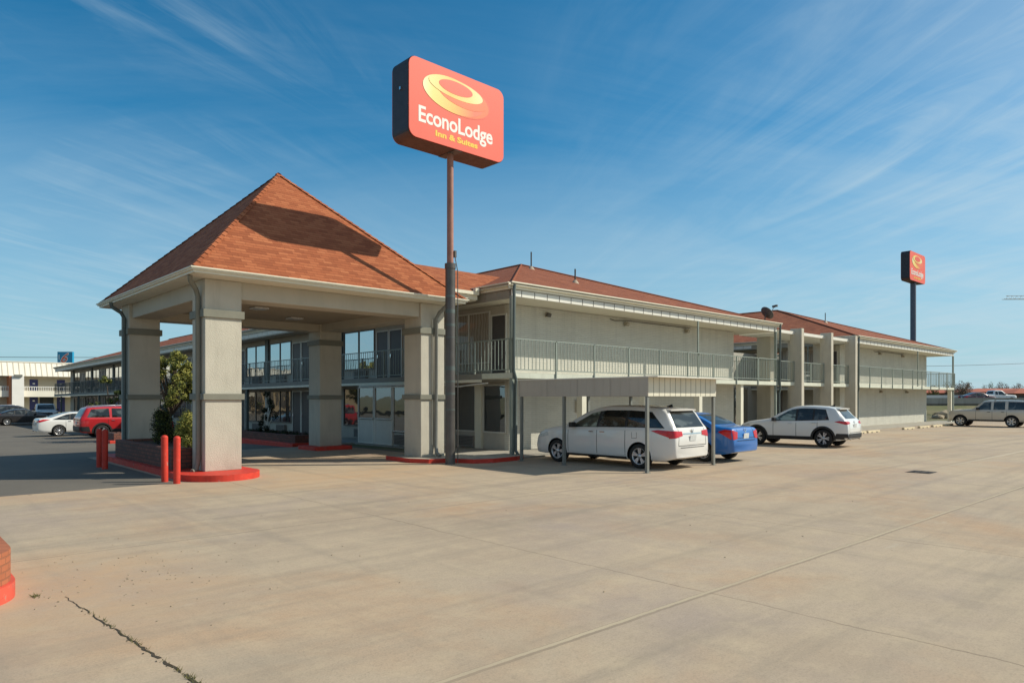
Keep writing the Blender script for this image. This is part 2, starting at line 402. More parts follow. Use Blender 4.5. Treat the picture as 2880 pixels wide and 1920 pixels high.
def concrete_ground():
    m, nt, bs = new_mat('worn lot concrete')
    p = geo_pos(nt); s = sepxyz(nt, p)
    big = noise(nt, p, 0.16, 5, 0.62, 0.4)
    c = ramp(nt, big, [(0.30, (0.42, 0.318, 0.228)), (0.45, (0.475, 0.372, 0.268)), (0.58, (0.53, 0.414, 0.292)), (0.72, (0.47, 0.375, 0.288))])
    # rusty soil wash
    ru = noise(nt, mapping(nt, p, (1, 1, 1), loc=(13, 4, 0)), 0.22, 5, 0.65, 0.6)
    c = mixc(nt, math_(nt, 'MULTIPLY', math_(nt, 'SUBTRACT', ru, 0.49, clamp=True), 4.6, clamp=True), c, (0.50, 0.325, 0.20))
    # greyer pads
    gr = noise(nt, mapping(nt, p, (1, 1, 1), loc=(-7, 19, 0)), 0.3, 4, 0.6, 0.3)
    c = mixc(nt, math_(nt, 'MULTIPLY', math_(nt, 'SUBTRACT', gr, 0.50, clamp=True), 3.4, clamp=True), c, (0.37, 0.295, 0.255))
    # long tyre streaks across the drive lane
    st = noise(nt, mapping(nt, p, (0.12, 2.0, 1), rot=(0, 0, R_(-6))), 0.9, 5, 0.6, 0.2)
    c = mixc(nt, math_(nt, 'MULTIPLY', math_(nt, 'SUBTRACT', st, 0.50, clamp=True), 2.6, clamp=True), c, (0.255, 0.215, 0.17))
    st2 = noise(nt, mapping(nt, p, (2.2, 0.10, 1), rot=(0, 0, R_(12))), 0.8, 5, 0.6, 0.2)
    c = mixc(nt, math_(nt, 'MULTIPLY', math_(nt, 'SUBTRACT', st2, 0.53, clamp=True), 2.2, clamp=True), c, (0.27, 0.225, 0.18))
    # broom marks and grit
    br = noise(nt, mapping(nt, p, (5, 26, 1)), 1.0, 3, 0.6)
    c = mixc(nt, math_(nt, 'MULTIPLY', br, 0.24), c, (0.24, 0.20, 0.15))
    gt = noise(nt, p, 55, 3, 0.8)
    c = mixc(nt, math_(nt, 'MULTIPLY', math_(nt, 'SUBTRACT', gt, 0.45, clamp=True), 1.6, clamp=True), c, (0.20, 0.17, 0.13))
    mid = noise(nt, p, 2.3, 6, 0.7)
    c = mixc(nt, math_(nt, 'MULTIPLY', math_(nt, 'SUBTRACT', mid, 0.48, clamp=True), 1.5, clamp=True), c, (0.56, 0.445, 0.30))
    mid2 = noise(nt, mapping(nt, p, (1, 1, 1), loc=(31, -8, 0)), 1.1, 7, 0.72, 0.5)
    c = mixc(nt, math_(nt, 'MULTIPLY', math_(nt, 'SUBTRACT', mid2, 0.5, clamp=True), 1.6, clamp=True), c, (0.33, 0.265, 0.195))
    pit = noise(nt, p, 17, 4, 0.75)
    c = mixc(nt, math_(nt, 'MULTIPLY', math_(nt, 'SUBTRACT', pit, 0.52, clamp=True), 1.7, clamp=True), c, (0.24, 0.195, 0.14))
    # rust wash around the canopy mouth and the left edge
    dx = math_(nt, 'SUBTRACT', s[0], 9.0); dy = math_(nt, 'SUBTRACT', s[1], 15.6)
    dd = math_(nt, 'ADD', math_(nt, 'MULTIPLY', math_(nt, 'MULTIPLY', dx, dx), .03), math_(nt, 'MULTIPLY', math_(nt, 'MULTIPLY', dy, dy), .22))
    dx2 = math_(nt, 'SUBTRACT', s[0], 1.6); dy2 = math_(nt, 'SUBTRACT', s[1], 8.4)
    dd2 = math_(nt, 'ADD', math_(nt, 'MULTIPLY', math_(nt, 'MULTIPLY', dx2, dx2), .35), math_(nt, 'MULTIPLY', math_(nt, 'MULTIPLY', dy2, dy2), .16))
    wash = math_(nt, 'MAXIMUM', math_(nt, 'SUBTRACT', 1.0, dd, clamp=True), math_(nt, 'SUBTRACT', 1.0, dd2, clamp=True))
    c = mixc(nt, math_(nt, 'MULTIPLY', wash, math_(nt, 'MULTIPLY_ADD', noise(nt, p, 1.4, 5, .7), 1.7, -.4, clamp=True)), c, (0.50, 0.325, 0.19))
    # dark spots (gum, oil)
    vo = N(nt, 'ShaderNodeTexVoronoi'); vo.inputs['Scale'].default_value = 0.55; nt.links.new(p, vo.inputs['Vector'])
    sp = math_(nt, 'LESS_THAN', vo.outputs['Distance'], 0.022)
    c = mixc(nt, math_(nt, 'MULTIPLY', sp, 0.6), c, (0.09, 0.075, 0.06))
    # pale worn patches
    vo2 = N(nt, 'ShaderNodeTexNoise'); vo2.inputs['Scale'].default_value = 0.8; vo2.inputs['Detail'].default_value = 6; vo2.inputs['Roughness'].default_value = 0.75
    nt.links.new(mapping(nt, p, (0.5, 1.2, 1), loc=(3, 8, 0)), vo2.inputs['Vector'])
    c = mixc(nt, math_(nt, 'MULTIPLY', math_(nt, 'SUBTRACT', vo2.outputs['Fac'], 0.64, clamp=True), 5.0, clamp=True), c, (0.52, 0.46, 0.36))
    # saw-cut joints
    wob = math_(nt, 'MULTIPLY', math_(nt, 'SUBTRACT', noise(nt, p, 0.7, 4, 0.7), 0.5), 0.16)
    fine = math_(nt, 'MULTIPLY', math_(nt, 'SUBTRACT', noise(nt, p, 9, 3, 0.7), 0.5), 0.03)
    xs = math_(nt, 'ADD', math_(nt, 'ADD', s[0], wob), fine); ys = math_(nt, 'ADD', s[1], math_(nt, 'ADD', math_(nt, 'MULTIPLY', wob, 0.25), fine))
    gx = math_(nt, 'ABSOLUTE', math_(nt, 'SUBTRACT', math_(nt, 'FRACT', math_(nt, 'DIVIDE', math_(nt, 'ADD', xs, 2.2 + 42), 4.2)), 0.5))  # 0.5 at joint centre offset
    jx = math_(nt, 'GREATER_THAN', gx, 0.5 - 0.0026)
    jx = math_(nt, 'MULTIPLY', jx, math_(nt, 'GREATER_THAN', s[0], 4.0))
    c = mixc(nt, math_(nt, 'MULTIPLY', jx, math_(nt, 'MULTIPLY_ADD', noise(nt, p, 0.5, 2), 1.3, -0.15, clamp=True)), c, (0.16, 0.125, 0.09))
    tilt = math_(nt, 'MULTIPLY_ADD', s[0], 0.0158, -0.046)
    def yline(y0, half, col, amt, c):
        d = math_(nt, 'ABSOLUTE', math_(nt, 'SUBTRACT', math_(nt, 'ADD', ys, tilt), y0))
        if y0 > 6 and y0 < 7: amt = math_(nt, 'MULTIPLY', math_(nt, 'MULTIPLY_ADD', s[0], 0.12, -2.3, clamp=True), amt)
        else: amt = math_(nt, 'MULTIPLY', math_(nt, 'MULTIPLY_ADD', noise(nt, p, 0.8, 3), 1.2, 0.25, clamp=True), amt)
        return mixc(nt, math_(nt, 'MULTIPLY', math_(nt, 'LESS_THAN', d, half), amt), c, col)
    c = yline(3.83, 0.045, (0.25, 0.20, 0.145), 0.75, c)
    c = yline(3.845, 0.022, (0.56, 0.46, 0.32), 0.7, c)
    c = yline(6.45, 0.05, (0.55, 0.48, 0.36), 0.55, c)
    c = yline(10.1, 0.018, (0.2, 0.16, 0.12), 0.6, c)
    c = yline(-0.6, 0.03, (0.2, 0.16, 0.12), 0.6, c)
    nt.links.new(c, bs.inputs['Base Color']); bs.inputs['Roughness'].default_value = 0.88
    bs.inputs['Specular IOR Level'].default_value = 0.25
    h = math_(nt, 'ADD', math_(nt, 'MULTIPLY', gt, 0.5), math_(nt, 'ADD', math_(nt, 'MULTIPLY', br, 0.3), math_(nt, 'MULTIPLY', jx, -1.5)))
    bump(nt, bs, h, 0.4, 0.012)
    return m
M['concrete'] = concrete_ground()

def asphalt_ground():
    m, nt, bs = new_mat('grey asphalt')
    p = geo_pos(nt)
    c = ramp(nt, noise(nt, p, 0.25, 6, 0.65, 0.4), [(0.3, (0.115, 0.10, 0.082)), (0.55, (0.155, 0.135, 0.108)), (0.75, (0.20, 0.17, 0.13))])
    gt = noise(nt, p, 60, 3, 0.8)
    c = mixc(nt, math_(nt, 'MULTIPLY', math_(nt, 'SUBTRACT', gt, 0.45, clamp=True), 2.0, clamp=True), c, (0.06, 0.055, 0.05))
    nt.links.new(c, bs.inputs['Base Color']); bs.inputs['Roughness'].default_value = 0.9
    bump(nt, bs, gt, 0.4, 0.012)
    return m
M['asphalt'] = asphalt_ground()

def earth_ground():
    m, nt, bs = new_mat('dry grass earth')
    p = geo_pos(nt)
    c = ramp(nt, noise(nt, p, 0.12, 7, 0.7, 0.5), [(0.3, (0.26, 0.19, 0.11)), (0.5, (0.19, 0.17, 0.08)), (0.62, (0.11, 0.13, 0.045)), (0.8, (0.22, 0.19, 0.10))])
    c = mixc(nt, math_(nt, 'MULTIPLY', noise(nt, p, 14, 4, 0.8), 0.4), c, (0.07, 0.06, 0.03))
    nt.links.new(c, bs.inputs['Base Color']); bs.inputs['Roughness'].default_value = 0.95
    bump(nt, bs, noise(nt, p, 8, 4, 0.8), 0.6, 0.08)
    return m
M['earth'] = earth_ground()
# ------------------------------------------------------------------ ground
FW = (math.cos(R_(47.1)), math.sin(R_(47.1)))      # camera heading in the ground plane
RT = (math.sin(R_(47.1)), -math.cos(R_(47.1)))
def at(d, s, z=0.0):
    return Vector((d * FW[0] + s * RT[0], d * FW[1] + s * RT[1], z))

# the ground falls gently behind the canopy on the left side
def fall(y): return -0.0135 * min(max(y - 25.0, 0.0), 36.5)
gx = [-3000, -25, 14.6, 15.6, 3000]; gy = [-3000, 25, 43, 61.5, 130, 3000]
b = MB(); b.add([(x, y, -.012 + (fall(y) if x < 15 else 0)) for y in gy for x in gx], [(j * 5 + i, j * 5 + i + 1, j * 5 + i + 6, j * 5 + i + 5) for j in range(5) for i in range(4)])
tag(b.build('ground', M['earth']), kind='structure')
ys = [17, 25, 34, 43, 52, 61.5, 118]
b = MB(); b.add([(x, y, -.004 + fall(y)) for y in ys for x in (-25, 14.5)], [(2 * i, 2 * i + 1, 2 * i + 3, 2 * i + 2) for i in range(6)])
tag(b.build('asphalt_lot', M['asphalt']), kind='structure')
b = MB()
b.add([(-30, -40, 0), (72, -40, 0), (72, 17.02, 0), (14.2, 17.02, 0), (5.35, 17.02, 0), (-30, 17.02, 0)], [(0, 1, 2, 3, 4, 5)])
b.add([(5.35, 17.02, 0), (14.2, 17.02, 0), (14.2, 26.3, 0), (5.35, 26.3, 0)], [(0, 1, 2, 3)])
tag(b.build('concrete_lot', M['concrete']), kind='structure')

# sidewalks with kerb edge
b = MB()
b.prism([(14.2, 16.3), (66.3, 16.3), (66.3, 18.6), (17.3, 18.6), (17.3, 30), (14.2, 30), (14.2, 26.4), (15.3, 26.4), (15.3, 18.9), (14.2, 18.9)], -.005, 0.055)
for k in range(8):
    a0, a1 = 30 + 8 * k, 38 + 8 * k
    b.add([(x, y, z + (fall(y) * .9)) for y in (a0, a1) for x in (14.2, 17.3) for z in (-.3, .055)], [(0, 2, 3, 1), (4, 5, 7, 6), (0, 1, 5, 4), (2, 6, 7, 3), (1, 3, 7, 5)])
tag(b.build('sidewalk', M['walk'], bevel=0.012), kind='structure')

def rounded(x0, x1, y0, y1, r, n=6, corners=(1, 1, 1, 1)):
    pts = []
    for (cx, cy, a0, on) in ((x1 - r, y1 - r, 0, corners[0]), (x0 + r, y1 - r, 90, corners[1]), (x0 + r, y0 + r, 180, corners[2]), (x1 - r, y0 + r, 270, corners[3])):
        if on:
            for k in range(n + 1):
                a = R_(a0 + 90 * k / n); pts.append((cx + r * math.cos(a), cy + r * math.sin(a)))
        else:
            pts.append({0: (x1, y1), 90: (x0, y1), 180: (x0, y0), 270: (x1, y0)}[a0])
    return pts

def red_kerb(name, label, poly, z=0.14, top=None):
    b = MB(); b.prism(poly, -0.06, z, 0, 1)
    return tag(b.build(name, [M['red'], top or M['kerb']], bevel=0.025), label, 'kerb')
# island under the two left columns, rounded nose towards the drive
nose = [(5.53, 25.4), (5.46, 19.0)] + [(6.38 + .95 * math.cos(R_(a)), 17.5 + 1.02 * math.sin(R_(a))) for a in range(180, 361, 5)] + [(7.3, 18.8), (7.25, 25.4)]
red_kerb('kerb_island', 'long red kerb island with rounded nose carrying the two left canopy columns', nose, 0.15, M['red'])
red_kerb('kerb_island', 'small square red kerb island under the rear right canopy column', rounded(12.2, 13.75, 23.75, 25.3, 0.12), 0.14, M['red'])
red_kerb('kerb_island', 'red kerb edge under the front right canopy column beside the sign pole', [(12.1, 18.9), (12.05, 17.5), (12.35, 16.95), (13.0, 16.72), (13.3, 16.0), (13.9, 15.78), (15.0, 15.9), (15.65, 16.28), (15.65, 16.295), (14.19, 16.295), (14.19, 18.9)], 0.13)
# brick planters
def planter(label, x0, x1, y0, y1, z0, z1, mat, wall=0.2, kerb=None, kt=.13):
    t = thing('brick_planter', label, 'planter', ((x0 + x1) / 2, (y0 + y1) / 2, 0))
    b = MB()
    b.box(x0, x1, y0, y0 + wall, z0, z1).box(x0, x1, y1 - wall, y1, z0, z1).box(x0, x0 + wall, y0 + wall, y1 - wall, z0, z1).box(x1 - wall, x1, y0 + wall, y1 - wall, z0, z1)
    b.build('brick_wall', mat, t, bevel=0.012)
    b = MB()
    b.box(x0 + wall + .002, x1 - wall - .002, y0 + wall + .002, y1 - wall - .002, z0, z1 - 0.07); b.build('soil', M['soil'], t)
    if kerb:
        b = MB(); k = kerb; zk = -.35
        b.box(x0 - k, x1 + k, y0 - k, y0 - .003, zk, kt).box(x0 - k, x1 + k, y1 + .003, y1 + k, zk, kt).box(x0 - k, x0 - .003, y0 - .003, y1 + .003, zk, kt).box(x1 + .003, x1 + k, y0 - .003, y1 + .003, zk, kt)
        b.build('red_kerb', M['red'], t, bevel=0.02)
    return t
planter('brick planter with clipped shrubs between the two left canopy columns', 5.64, 7.08, 18.62, 23.98, 0.151, 0.68, M['brick_red'])
planter('long low brick planter along the ground floor windows behind the canopy', 12.75, 14.15, 26.6, 33.0, 0.0, 0.44, M['brick_red'], kerb=0.22)
planter('brick planter at the end of the parking row beside the red vehicle', 8.55, 13.9, 36.6, 38.3, -.2, 0.30, M['brick_red'], kerb=0.22, kt=-.03)
# near left corner planter: only its rounded corner reaches into the frame
t = thing('corner_planter', 'rounded orange brick planter on red kerb at the left edge of the lot', 'planter', (0.2, 8.4, 0))
b = MB(); b.prism(rounded(-2.4, 1.065, 7.96, 10.6, 0.55, 10), 0.16, 0.47, 0, 0); b.build('brick_wall', M['brick_orange'], t, bevel=0.03)
b = MB(); b.prism(rounded(-2.55, 1.10, 7.88, 10.75, 0.62, 10), -.005, 0.158); b.build('red_kerb', M['red_old'], t, bevel=0.04)
b = MB(); b.prism(rounded(-2.2, 0.75, 8.2, 10.4, 0.45, 8), 0.461, 0.475); b.build('soil', M['soil'], t)

# wide joint with weeds at lower left
def crack():
    rnd = random.Random(5); b = MB(); pts = []
    y = 8.0
    while y > 2.4:
        x = 1.44 + (8.0 - y) * 0.075 + rnd.uniform(-.012, .012); w = 0.003 + 0.008 * min(1, (8.0 - y) / 2.5) * rnd.uniform(.3, 1.4)
        pts.append((x - w, x + w, y)); y -= rnd.uniform(.04, .09)
    for (a, c) in zip(pts, pts[1:]):
        if rnd.random() < .06: continue
        b.add([(a[0], a[2], .004), (c[0], c[2], .004), (c[1], c[2], .004), (a[1], a[2], .004)], [(0, 1, 2, 3)])
    for k in range(34):
        y = rnd.uniform(3.4, 7.6); x = 1.44 + (8.0 - y) * 0.075 - rnd.uniform(.02, .10) * rnd.random(); r = rnd.uniform(.003, .010)
        a0 = rnd.uniform(0, 6)
        b.add([(x + r * math.cos(a0 + q * 1.26) * rnd.uniform(.6, 1.2), y + 1.8 * r * math.sin(a0 + q * 1.26), .0042) for q in range(5)], [(0, 1, 2, 3, 4)])
    tag(b.build('pavement_crack', painted('crack soil', (0.065, 0.05, 0.033), 0.95, 0.4, 15)), kind='structure')
    g = MB()
    for k in range(330):
        y = rnd.uniform(3.0, 7.4) if rnd.random() < .5 else rnd.choice((5.2, 4.6, 5.0, 4.2, 6.1)) + rnd.uniform(-.15, .15)
        x = 1.44 + (8.0 - y) * 0.075 + rnd.uniform(-.02, .02)
        h = rnd.uniform(.008, .035); a = rnd.uniform(0, 6.3); l = h * .9
        dx, dy = math.cos(a) * l, math.sin(a) * l
        g.add([(x - .003, y, .003), (x + .003, y, .003), (x + dx, y + dy, h)], [(0, 1, 2)])
    for k in range(24):
        x = 1.23 + rnd.gauss(0, .015); y = 8.2 + rnd.gauss(0, .03); h = rnd.uniform(.01, .04); a = rnd.uniform(0, 6.3)
        g.add([(x - .005, y, .0), (x + .005, y, .0), (x + math.cos(a) * .04, y + math.sin(a) * .04, h)], [(0, 1, 2)])
    tag(g.build('weeds', M['blade']), 'small weeds growing in the pavement joint', 'weeds', kind='stuff')
    p = MB()
    for k in range(130):
        x = rnd.gauss(2.1, .8); y = rnd.gauss(8.6, .9); r = rnd.uniform(.003, .011)
        p.cbox((x, y, r * .3), (r * 2, r * 1.5, r * .7), rnd.uniform(0, 3), rx=rnd.uniform(-.4, .4))
    for k in range(40):
        x = rnd.uniform(2, 14); y = rnd.uniform(3, 12); r = rnd.uniform(.003, .009)
        p.cbox((x, y, r * .4), (r * 2, r * 1.5, r), rnd.uniform(0, 3))
    tag(p.build('gravel', M['stone']), 'loose gravel scattered on the concrete', 'gravel', kind='stuff')
crack()

# ------------------------------------------------------------------ motel blocks
TAN = 0.33
def roof_faces(b, x0, x1, y0, y1, z0, tan, mi=0, far='hip'):
    """hip roof over a block that is long in Y"""
    hw = (x1 - x0) / 2; xm = (x0 + x1) / 2; zr = z0 + hw * tan; k = math.sqrt(1 + tan * tan)
    A, B, C_, D = (x0, y0, z0), (x1, y0, z0), (x1, y1, z0), (x0, y1, z0)
    P = (xm, y0 + hw, zr); Q = (xm, y1 - hw, zr)
    b.add([A, B, P], [(0, 1, 2)], mi, [[(x0, 0), (x1, 0), (xm, hw * k)]])
    b.add([C_, D, Q], [(0, 1, 2)], mi, [[(x1, 0), (x0, 0), (xm, hw * k)]])
    ny = max(2, int((y1 - y0) / 4))
    b.add([D, A, P, Q], [(0, 1, 2, 3)], mi, [[(y1, 0), (y0, 0), (y0 + hw, hw * k), (y1 - hw, hw * k)]])
    b.add([B, C_, Q, P], [(0, 1, 2, 3)], mi, [[(y0, 0), (y1, 0), (y1 - hw, hw * k), (y0 + hw, hw * k)]])
    return P, Q

def railing(b, p0, p1, z0, z1, step=0.178, post=1.97, drop=0.22, first=True):
    p0 = Vector((*p0, 0)); p1 = Vector((*p1, 0)); d = p1 - p0; L = d.length; a = math.atan2(d.y, d.x); mid = (p0 + p1) / 2
    b.cbox((mid.x, mid.y, z1 - .02), (L, .05, .035), a)
    b.cbox((mid.x, mid.y, z0 + .11), (L, .03, .03), a)
    n = int(L / step)
    for i in range(n + 1):
        q = p0 + d * (i / n)
        b.cbox((q.x, q.y, (z0 + .11 + z1 - .03) / 2), (.018, .018, z1 - .04 - z0 - .11), a)
    n = max(1, round(L / post))
    for i in range(0 if first else 1, n + 1):
        q = p0 + d * (i / n)
        b.cbox((q.x, q.y, (z0 - drop + z1) / 2), (.05, .05, z1 - z0 + drop - .01), a)

def downspout(parent, pts, r=0.055, mat='green_dark'):
    b = MB(); b.tube(pts, r, 8); return b.build('downspout', M[mat], parent)

def window_unit(parent, x, y0, y1, z0, z1, glass, frame, mull=1, zoff=0.0, warp=None, transom=None):
    """window lying in a plane of constant x, looking towards -x"""
    b = MB(); w = .055
    b.box(x - .05, x + .02, y0, y0 + w, z0, z1).box(x - .05, x + .02, y1 - w, y1, z0, z1)
    b.box(x - .048, x + .02, y0 + w, y1 - w, z1 - w, z1).box(x - .075, x + .02, y0 + w, y1 - w, z0, z0 + w)
    for i in range(mull):
        ym = y0 + (y1 - y0) * (i + 1) / (mull + 1)
        b.box(x - .046, x + .02, ym - .03, ym + .03, z0 + w, z1 - w)
    if transom: b.box(x - .044, x + .02, y0 + w, y1 - w, transom - .025, transom + .025)
    if warp: b.warp(warp)
    f = b.build('window', M[frame], parent)
    g = MB(); g.add([(x - .012, y1 - .02, z0 + .02), (x - .012, y0 + .02, z0 + .02), (x - .012, y0 + .02, z1 - .02), (x - .012, y1 - .02, z1 - .02)], [(0, 1, 2, 3)])
    if warp: g.warp(warp)
    g.build('pane', M[glass], f)
    return f

def ac_unit(parent, x, y, z, warp=None):
    b = MB(); b.box(x - .17, x - .01, y - .52, y + .52, z, z + .40, 0)
    for k in range(6): b.box(x - .176, x - .171, y - .47, y + .47, z + .05 + k * .055, z + .08 + k * .055, 1)
    if warp: b.warp(warp)
    b.build('air_conditioner', [M['ac'], M['seam']], parent)

def door_unit(parent, x, y0, y1, z0, z1, warp=None, mat='door', lock=True):
    b = MB(); w = .06
    b.box(x - .05, x + .02, y0 - w, y0, z0, z1 + w, 1).box(x - .05, x + .02, y1, y1 + w, z0, z1 + w, 1).box(x - .048, x + .02, y0, y1, z1, z1 + w, 1)
    b.box(x - .025, x + .02, y0 + .003, y1 - .003, z0, z1 - .003, 0)
    if warp: b.warp(warp)
    d = b.build('door', [M[mat], M['frame_w']], parent)
    if lock:
        h = MB(); h.cbox((x - .05, y1 - .09, z0 + 1.0), (.05, .05, .15))
        if warp: h.warp(warp)
        h.build('handle', M['chrome'], d)
    return d

def wall_lamp(parent, x, y, z, facing='y'):
    b = MB(); b.cbox((x, y - .05, z), (.12, .1, .16)); b.cbox((x, y - .14, z - .02), (.17, .12, .13), 0, 1, rx=.5)
    b.build('wall_lamp', [M['lamp'], M['seam'] if random.random() < .5 else M['lamp']], parent)

def motel_block(label, x0, x1, y1, front_posts, side_warp, lobby=False, seed=1):
    """x0..x1: eave to eave; front eave at y=17; walls stand in from the eave under the balconies"""
    t = thing('motel_building', label, 'building', ((x0 + x1) / 2, 17, 0))
    W = side_warp
    wx0, wx1, wy0 = x0 + 1.3, x1 - 1.75, 18.55
    # walls (front brick wall, left facade, right facade, back)
    b = MB(); b.box(wx0, wx1, wy0, wy0 + .25, -.05, 5.36); b.build('front_wall', M['wall'], t)
    b = MB()
    n = int((y1 - 18.8) / 4)
    for i in range(n):
        a0 = 18.8 + (y1 - 1.5 - 18.8) * i / n; a1 = 18.8 + (y1 - 1.5 - 18.8) * (i + 1) / n
        b.box(wx0, wx0 + .25, a0, a1, -.6, 5.36)
    b.warp(W); b.build('side_wall', M['facade'], t)
    b = MB(); b.box(wx1 - .25, wx1, 18.8, y1 - 1.5, -.05, 5.36); b.box(wx0 + .25, wx1 - .25, y1 - 1.75, y1 - 1.5, -.6, 5.3); b.build('rear_wall', M['facade'], t)
    # balcony slab: front strip and left strip
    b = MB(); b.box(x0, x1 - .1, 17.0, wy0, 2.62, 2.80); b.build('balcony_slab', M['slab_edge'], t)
    b = MB()
    n = int((y1 - wy0) / 4)
    for i in range(n):
        a0 = wy0 + (y1 - wy0) * i / n; a1 = wy0 + (y1 - wy0) * (i + 1) / n
        b.box(x0, wx0, a0, a1, 2.56, 2.80); b.box(x0 - .02, x0 - .002, a0, a1, 2.50, 2.60, 1)
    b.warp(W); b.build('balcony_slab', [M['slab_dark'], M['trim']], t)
    b = MB(); b.box(wx1, x1 - .1, wy0, y1 - 1.5, 2.62, 2.80); b.build('balcony_slab', M['slab_edge'], t)
    # roof, soffit, gutter, fascia boards
    b = MB(); P, Q = roof_faces(b, x0, x1, 17.0, y1, 5.80, TAN); b.warp(W)
    rf = b.build('roof', M['roof2'], t)
    hw = (x1 - x0) / 2
    b = MB()
    for (e0, e1) in (((x0, 17.0, 5.80), P), ((x1, 17.0, 5.80), P)):
        e0, e1 = Vector(e0), Vector(e1); b.tube([e0 + Vector((0, 0, .005)), e1 + Vector((0, 0, .02))], .05, 6)
    b.tube([Vector(P) + Vector((0, 0, .02)), Vector(Q) + Vector((0, 0, .02))], .06, 6); b.warp(W)
    b.build('hip_ridge', M['roof2'], rf)
    b = MB(); b.box(x0 + .12, x1 - .12, 17.12, wy0 + .1, 5.375, 5.40)
    n = int((y1 - wy0) / 4)
    for i in range(n):
        a0 = wy0 + .1 + (y1 - wy0 - .1) * i / n; a1 = wy0 + .1 + (y1 - wy0 - .1) * (i + 1) / n
        b.box(x0 + .12, wx0 + .1, a0, a1, 5.375, 5.40); b.box(wx1 - .1, x1 - .12, a0, a1, 5.375, 5.40)
    b.warp(W); b.build('soffit', M['soffit'], t)
    def gut(b, axis, a0, a1, c, sgn):
        mi_ = 0
        # stepped profile so the lip catches light; face below painted grey as shade
        for (o0, o1, z0, z1) in ((.0, .13, 5.70, 5.715), (.095, .115, 5.715, 5.775), (.09, .165, 5.775, 5.815), (-.02, .0, 5.60, 5.80)):
            lo, hi = sorted((c + sgn * o0, c + sgn * o1))
            mi_ = 1 if z0 == 5.715 else 0
            if axis == 'x': b.box(a0, a1, lo, hi, z0, z1, mi_)
            else: b.box(lo, hi, a0, a1, z0, z1, mi_)
    b = MB(); gut(b, 'x', x0 - .145, x1 + .145, 17.0, -1); b.build('gutter', [M['trim'], M['fascia_shade']], t)
    b = MB()
    n = int((y1 - 17) / 4)
    for i in range(n): gut(b, 'y', 17.03 + (y1 - 17.03) * i / n, 17.03 + (y1 - 17.03) * (i + 1) / n, x0, -1)
    b.warp(W); b.build('gutter', [M['trim'], M['fascia_shade']], t)
    b = MB(); gut(b, 'y', 17.03, y1, x1, 1); b.build('gutter', [M['trim'], M['fascia_shade']], t)
    b = MB(); b.box(x0 + .06, x1 - .06, 17.06, 17.12, 5.37, 5.58, 0); b.box(x0 + .07, x1 - .07, 17.065, 17.115, 5.581, 5.78, 2)  # dark upper strip paints the shadow gap below the gutter
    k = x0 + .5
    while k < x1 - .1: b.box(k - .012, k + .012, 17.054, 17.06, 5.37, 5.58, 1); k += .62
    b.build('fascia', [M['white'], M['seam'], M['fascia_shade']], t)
    b = MB(); k = 17.2; j = 0
    while k < y1 - .6:
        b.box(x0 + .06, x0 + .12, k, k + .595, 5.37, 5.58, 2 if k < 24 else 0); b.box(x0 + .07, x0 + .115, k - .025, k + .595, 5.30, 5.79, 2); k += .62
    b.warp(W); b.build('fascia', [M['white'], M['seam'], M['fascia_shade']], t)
    b = MB(); b.box(x1 - .12, x1 - .06, 17.12, y1 - .1, 5.37, 5.78); b.build('fascia', M['white'], t)
    # railings
    b = MB(); railing(b, (x0 + .03, 16.98), (x1 - .1, 16.98), 2.80, 3.96); b.build('railing', M['green_metal'], t)
    yy = 17.0; seg = 0
    while yy < y1 - 2:
        ye = min(yy + 19.7, y1 - .2)
        b = MB(); railing(b, (x0 + .03, yy), (x0 + .03, ye), 2.80, 3.96, first=False); b.warp(W); b.build('railing', M['green_dark' if seg else 'green_metal'], t); yy = ye; seg += 1
    b = MB(); railing(b, (x1 - .12, 17.05), (x1 - .12, 27), 2.80, 3.96, first=False); b.build('railing', M['green_metal'], t)
    # posts under the balcony and thin posts up to the eave
    for x in front_posts:
        b = MB(); b.box(x, x + .24, 17.12, 17.38, -.0, 2.615); b.build('porch_post', M['trim'], t)
    b = MB(); b.box(x0 + 11.3, x0 + 11.36, 17.02, 17.08, 2.805, 5.37); b.build('roof_post', M['green_metal'], t)
    b = MB(); b.box(x0 + .05, x0 + .11, 20.05, 20.11, 2.805, 5.37); b.build('roof_post', M['green_metal'], t)
    b = MB(); b.box(x0 + .02, x0 + .14, 17.03, 17.15, .05, 2.62).box(x0 + .02, x0 + .14, 17.03, 17.15, 2.8, 5.37); b.build('corner_post', M['green_metal'], t)
    b = MB(); b.box(x1 - .21, x1 - .1, 17.03, 17.14, .05, 2.62).box(x1 - .21, x1 - .1, 17.03, 17.14, 2.8, 5.37); b.build('corner_post', M['green_metal'], t)
    downspout(t, [(x0 - .0, 16.87, 5.72), (x0 - .02, 16.88, 5.55), (x0 - .02, 16.9, 2.85), (x0 + .12, 16.93, 2.55), (x0 + .16, 17.0, 2.3), (x0 + .16, 17.0, .2), (x0 + .14, 16.85, .07)])
    if lobby: downspout(t, [(x1 - .06, 16.87, 5.72), (x1 - .05, 16.88, 5.5), (x1 - .05, 16.9, 2.7), (x1 + .05, 16.92, 2.45), (x1 + .03, 16.98, 2.2), (x1 + .03, 16.98, .2), (x1 + .03, 16.85, .07)])
    # lamps on the front wall
    for x in (x0 + 3.2, x0 + 8.0, x0 + 12.6): wall_lamp(t, x, wy0 - .01, 5.12)
    if not lobby:
        for x in (x0 + 2.6, x0 + 8.2, x0 + 13.5): wall_lamp(t, x, wy0 - .01, 2.42)
    b = MB(); b.tube([(x0 + 7.0, wy0 - .03, 5.25), (x0 + 7.3, wy0 - .05, 5.20), (x0 + 8.0, wy0 - .04, 5.26), (x0 + 13, wy0 - .03, 5.27)], .018, 5); b.build('conduit', M['seam'], t)
    # left facade: rooms mirrored in pairs
    dp = 26.4 - 8.55
    X = wx0
    W0 = lambda p: W(p)
    k = 0
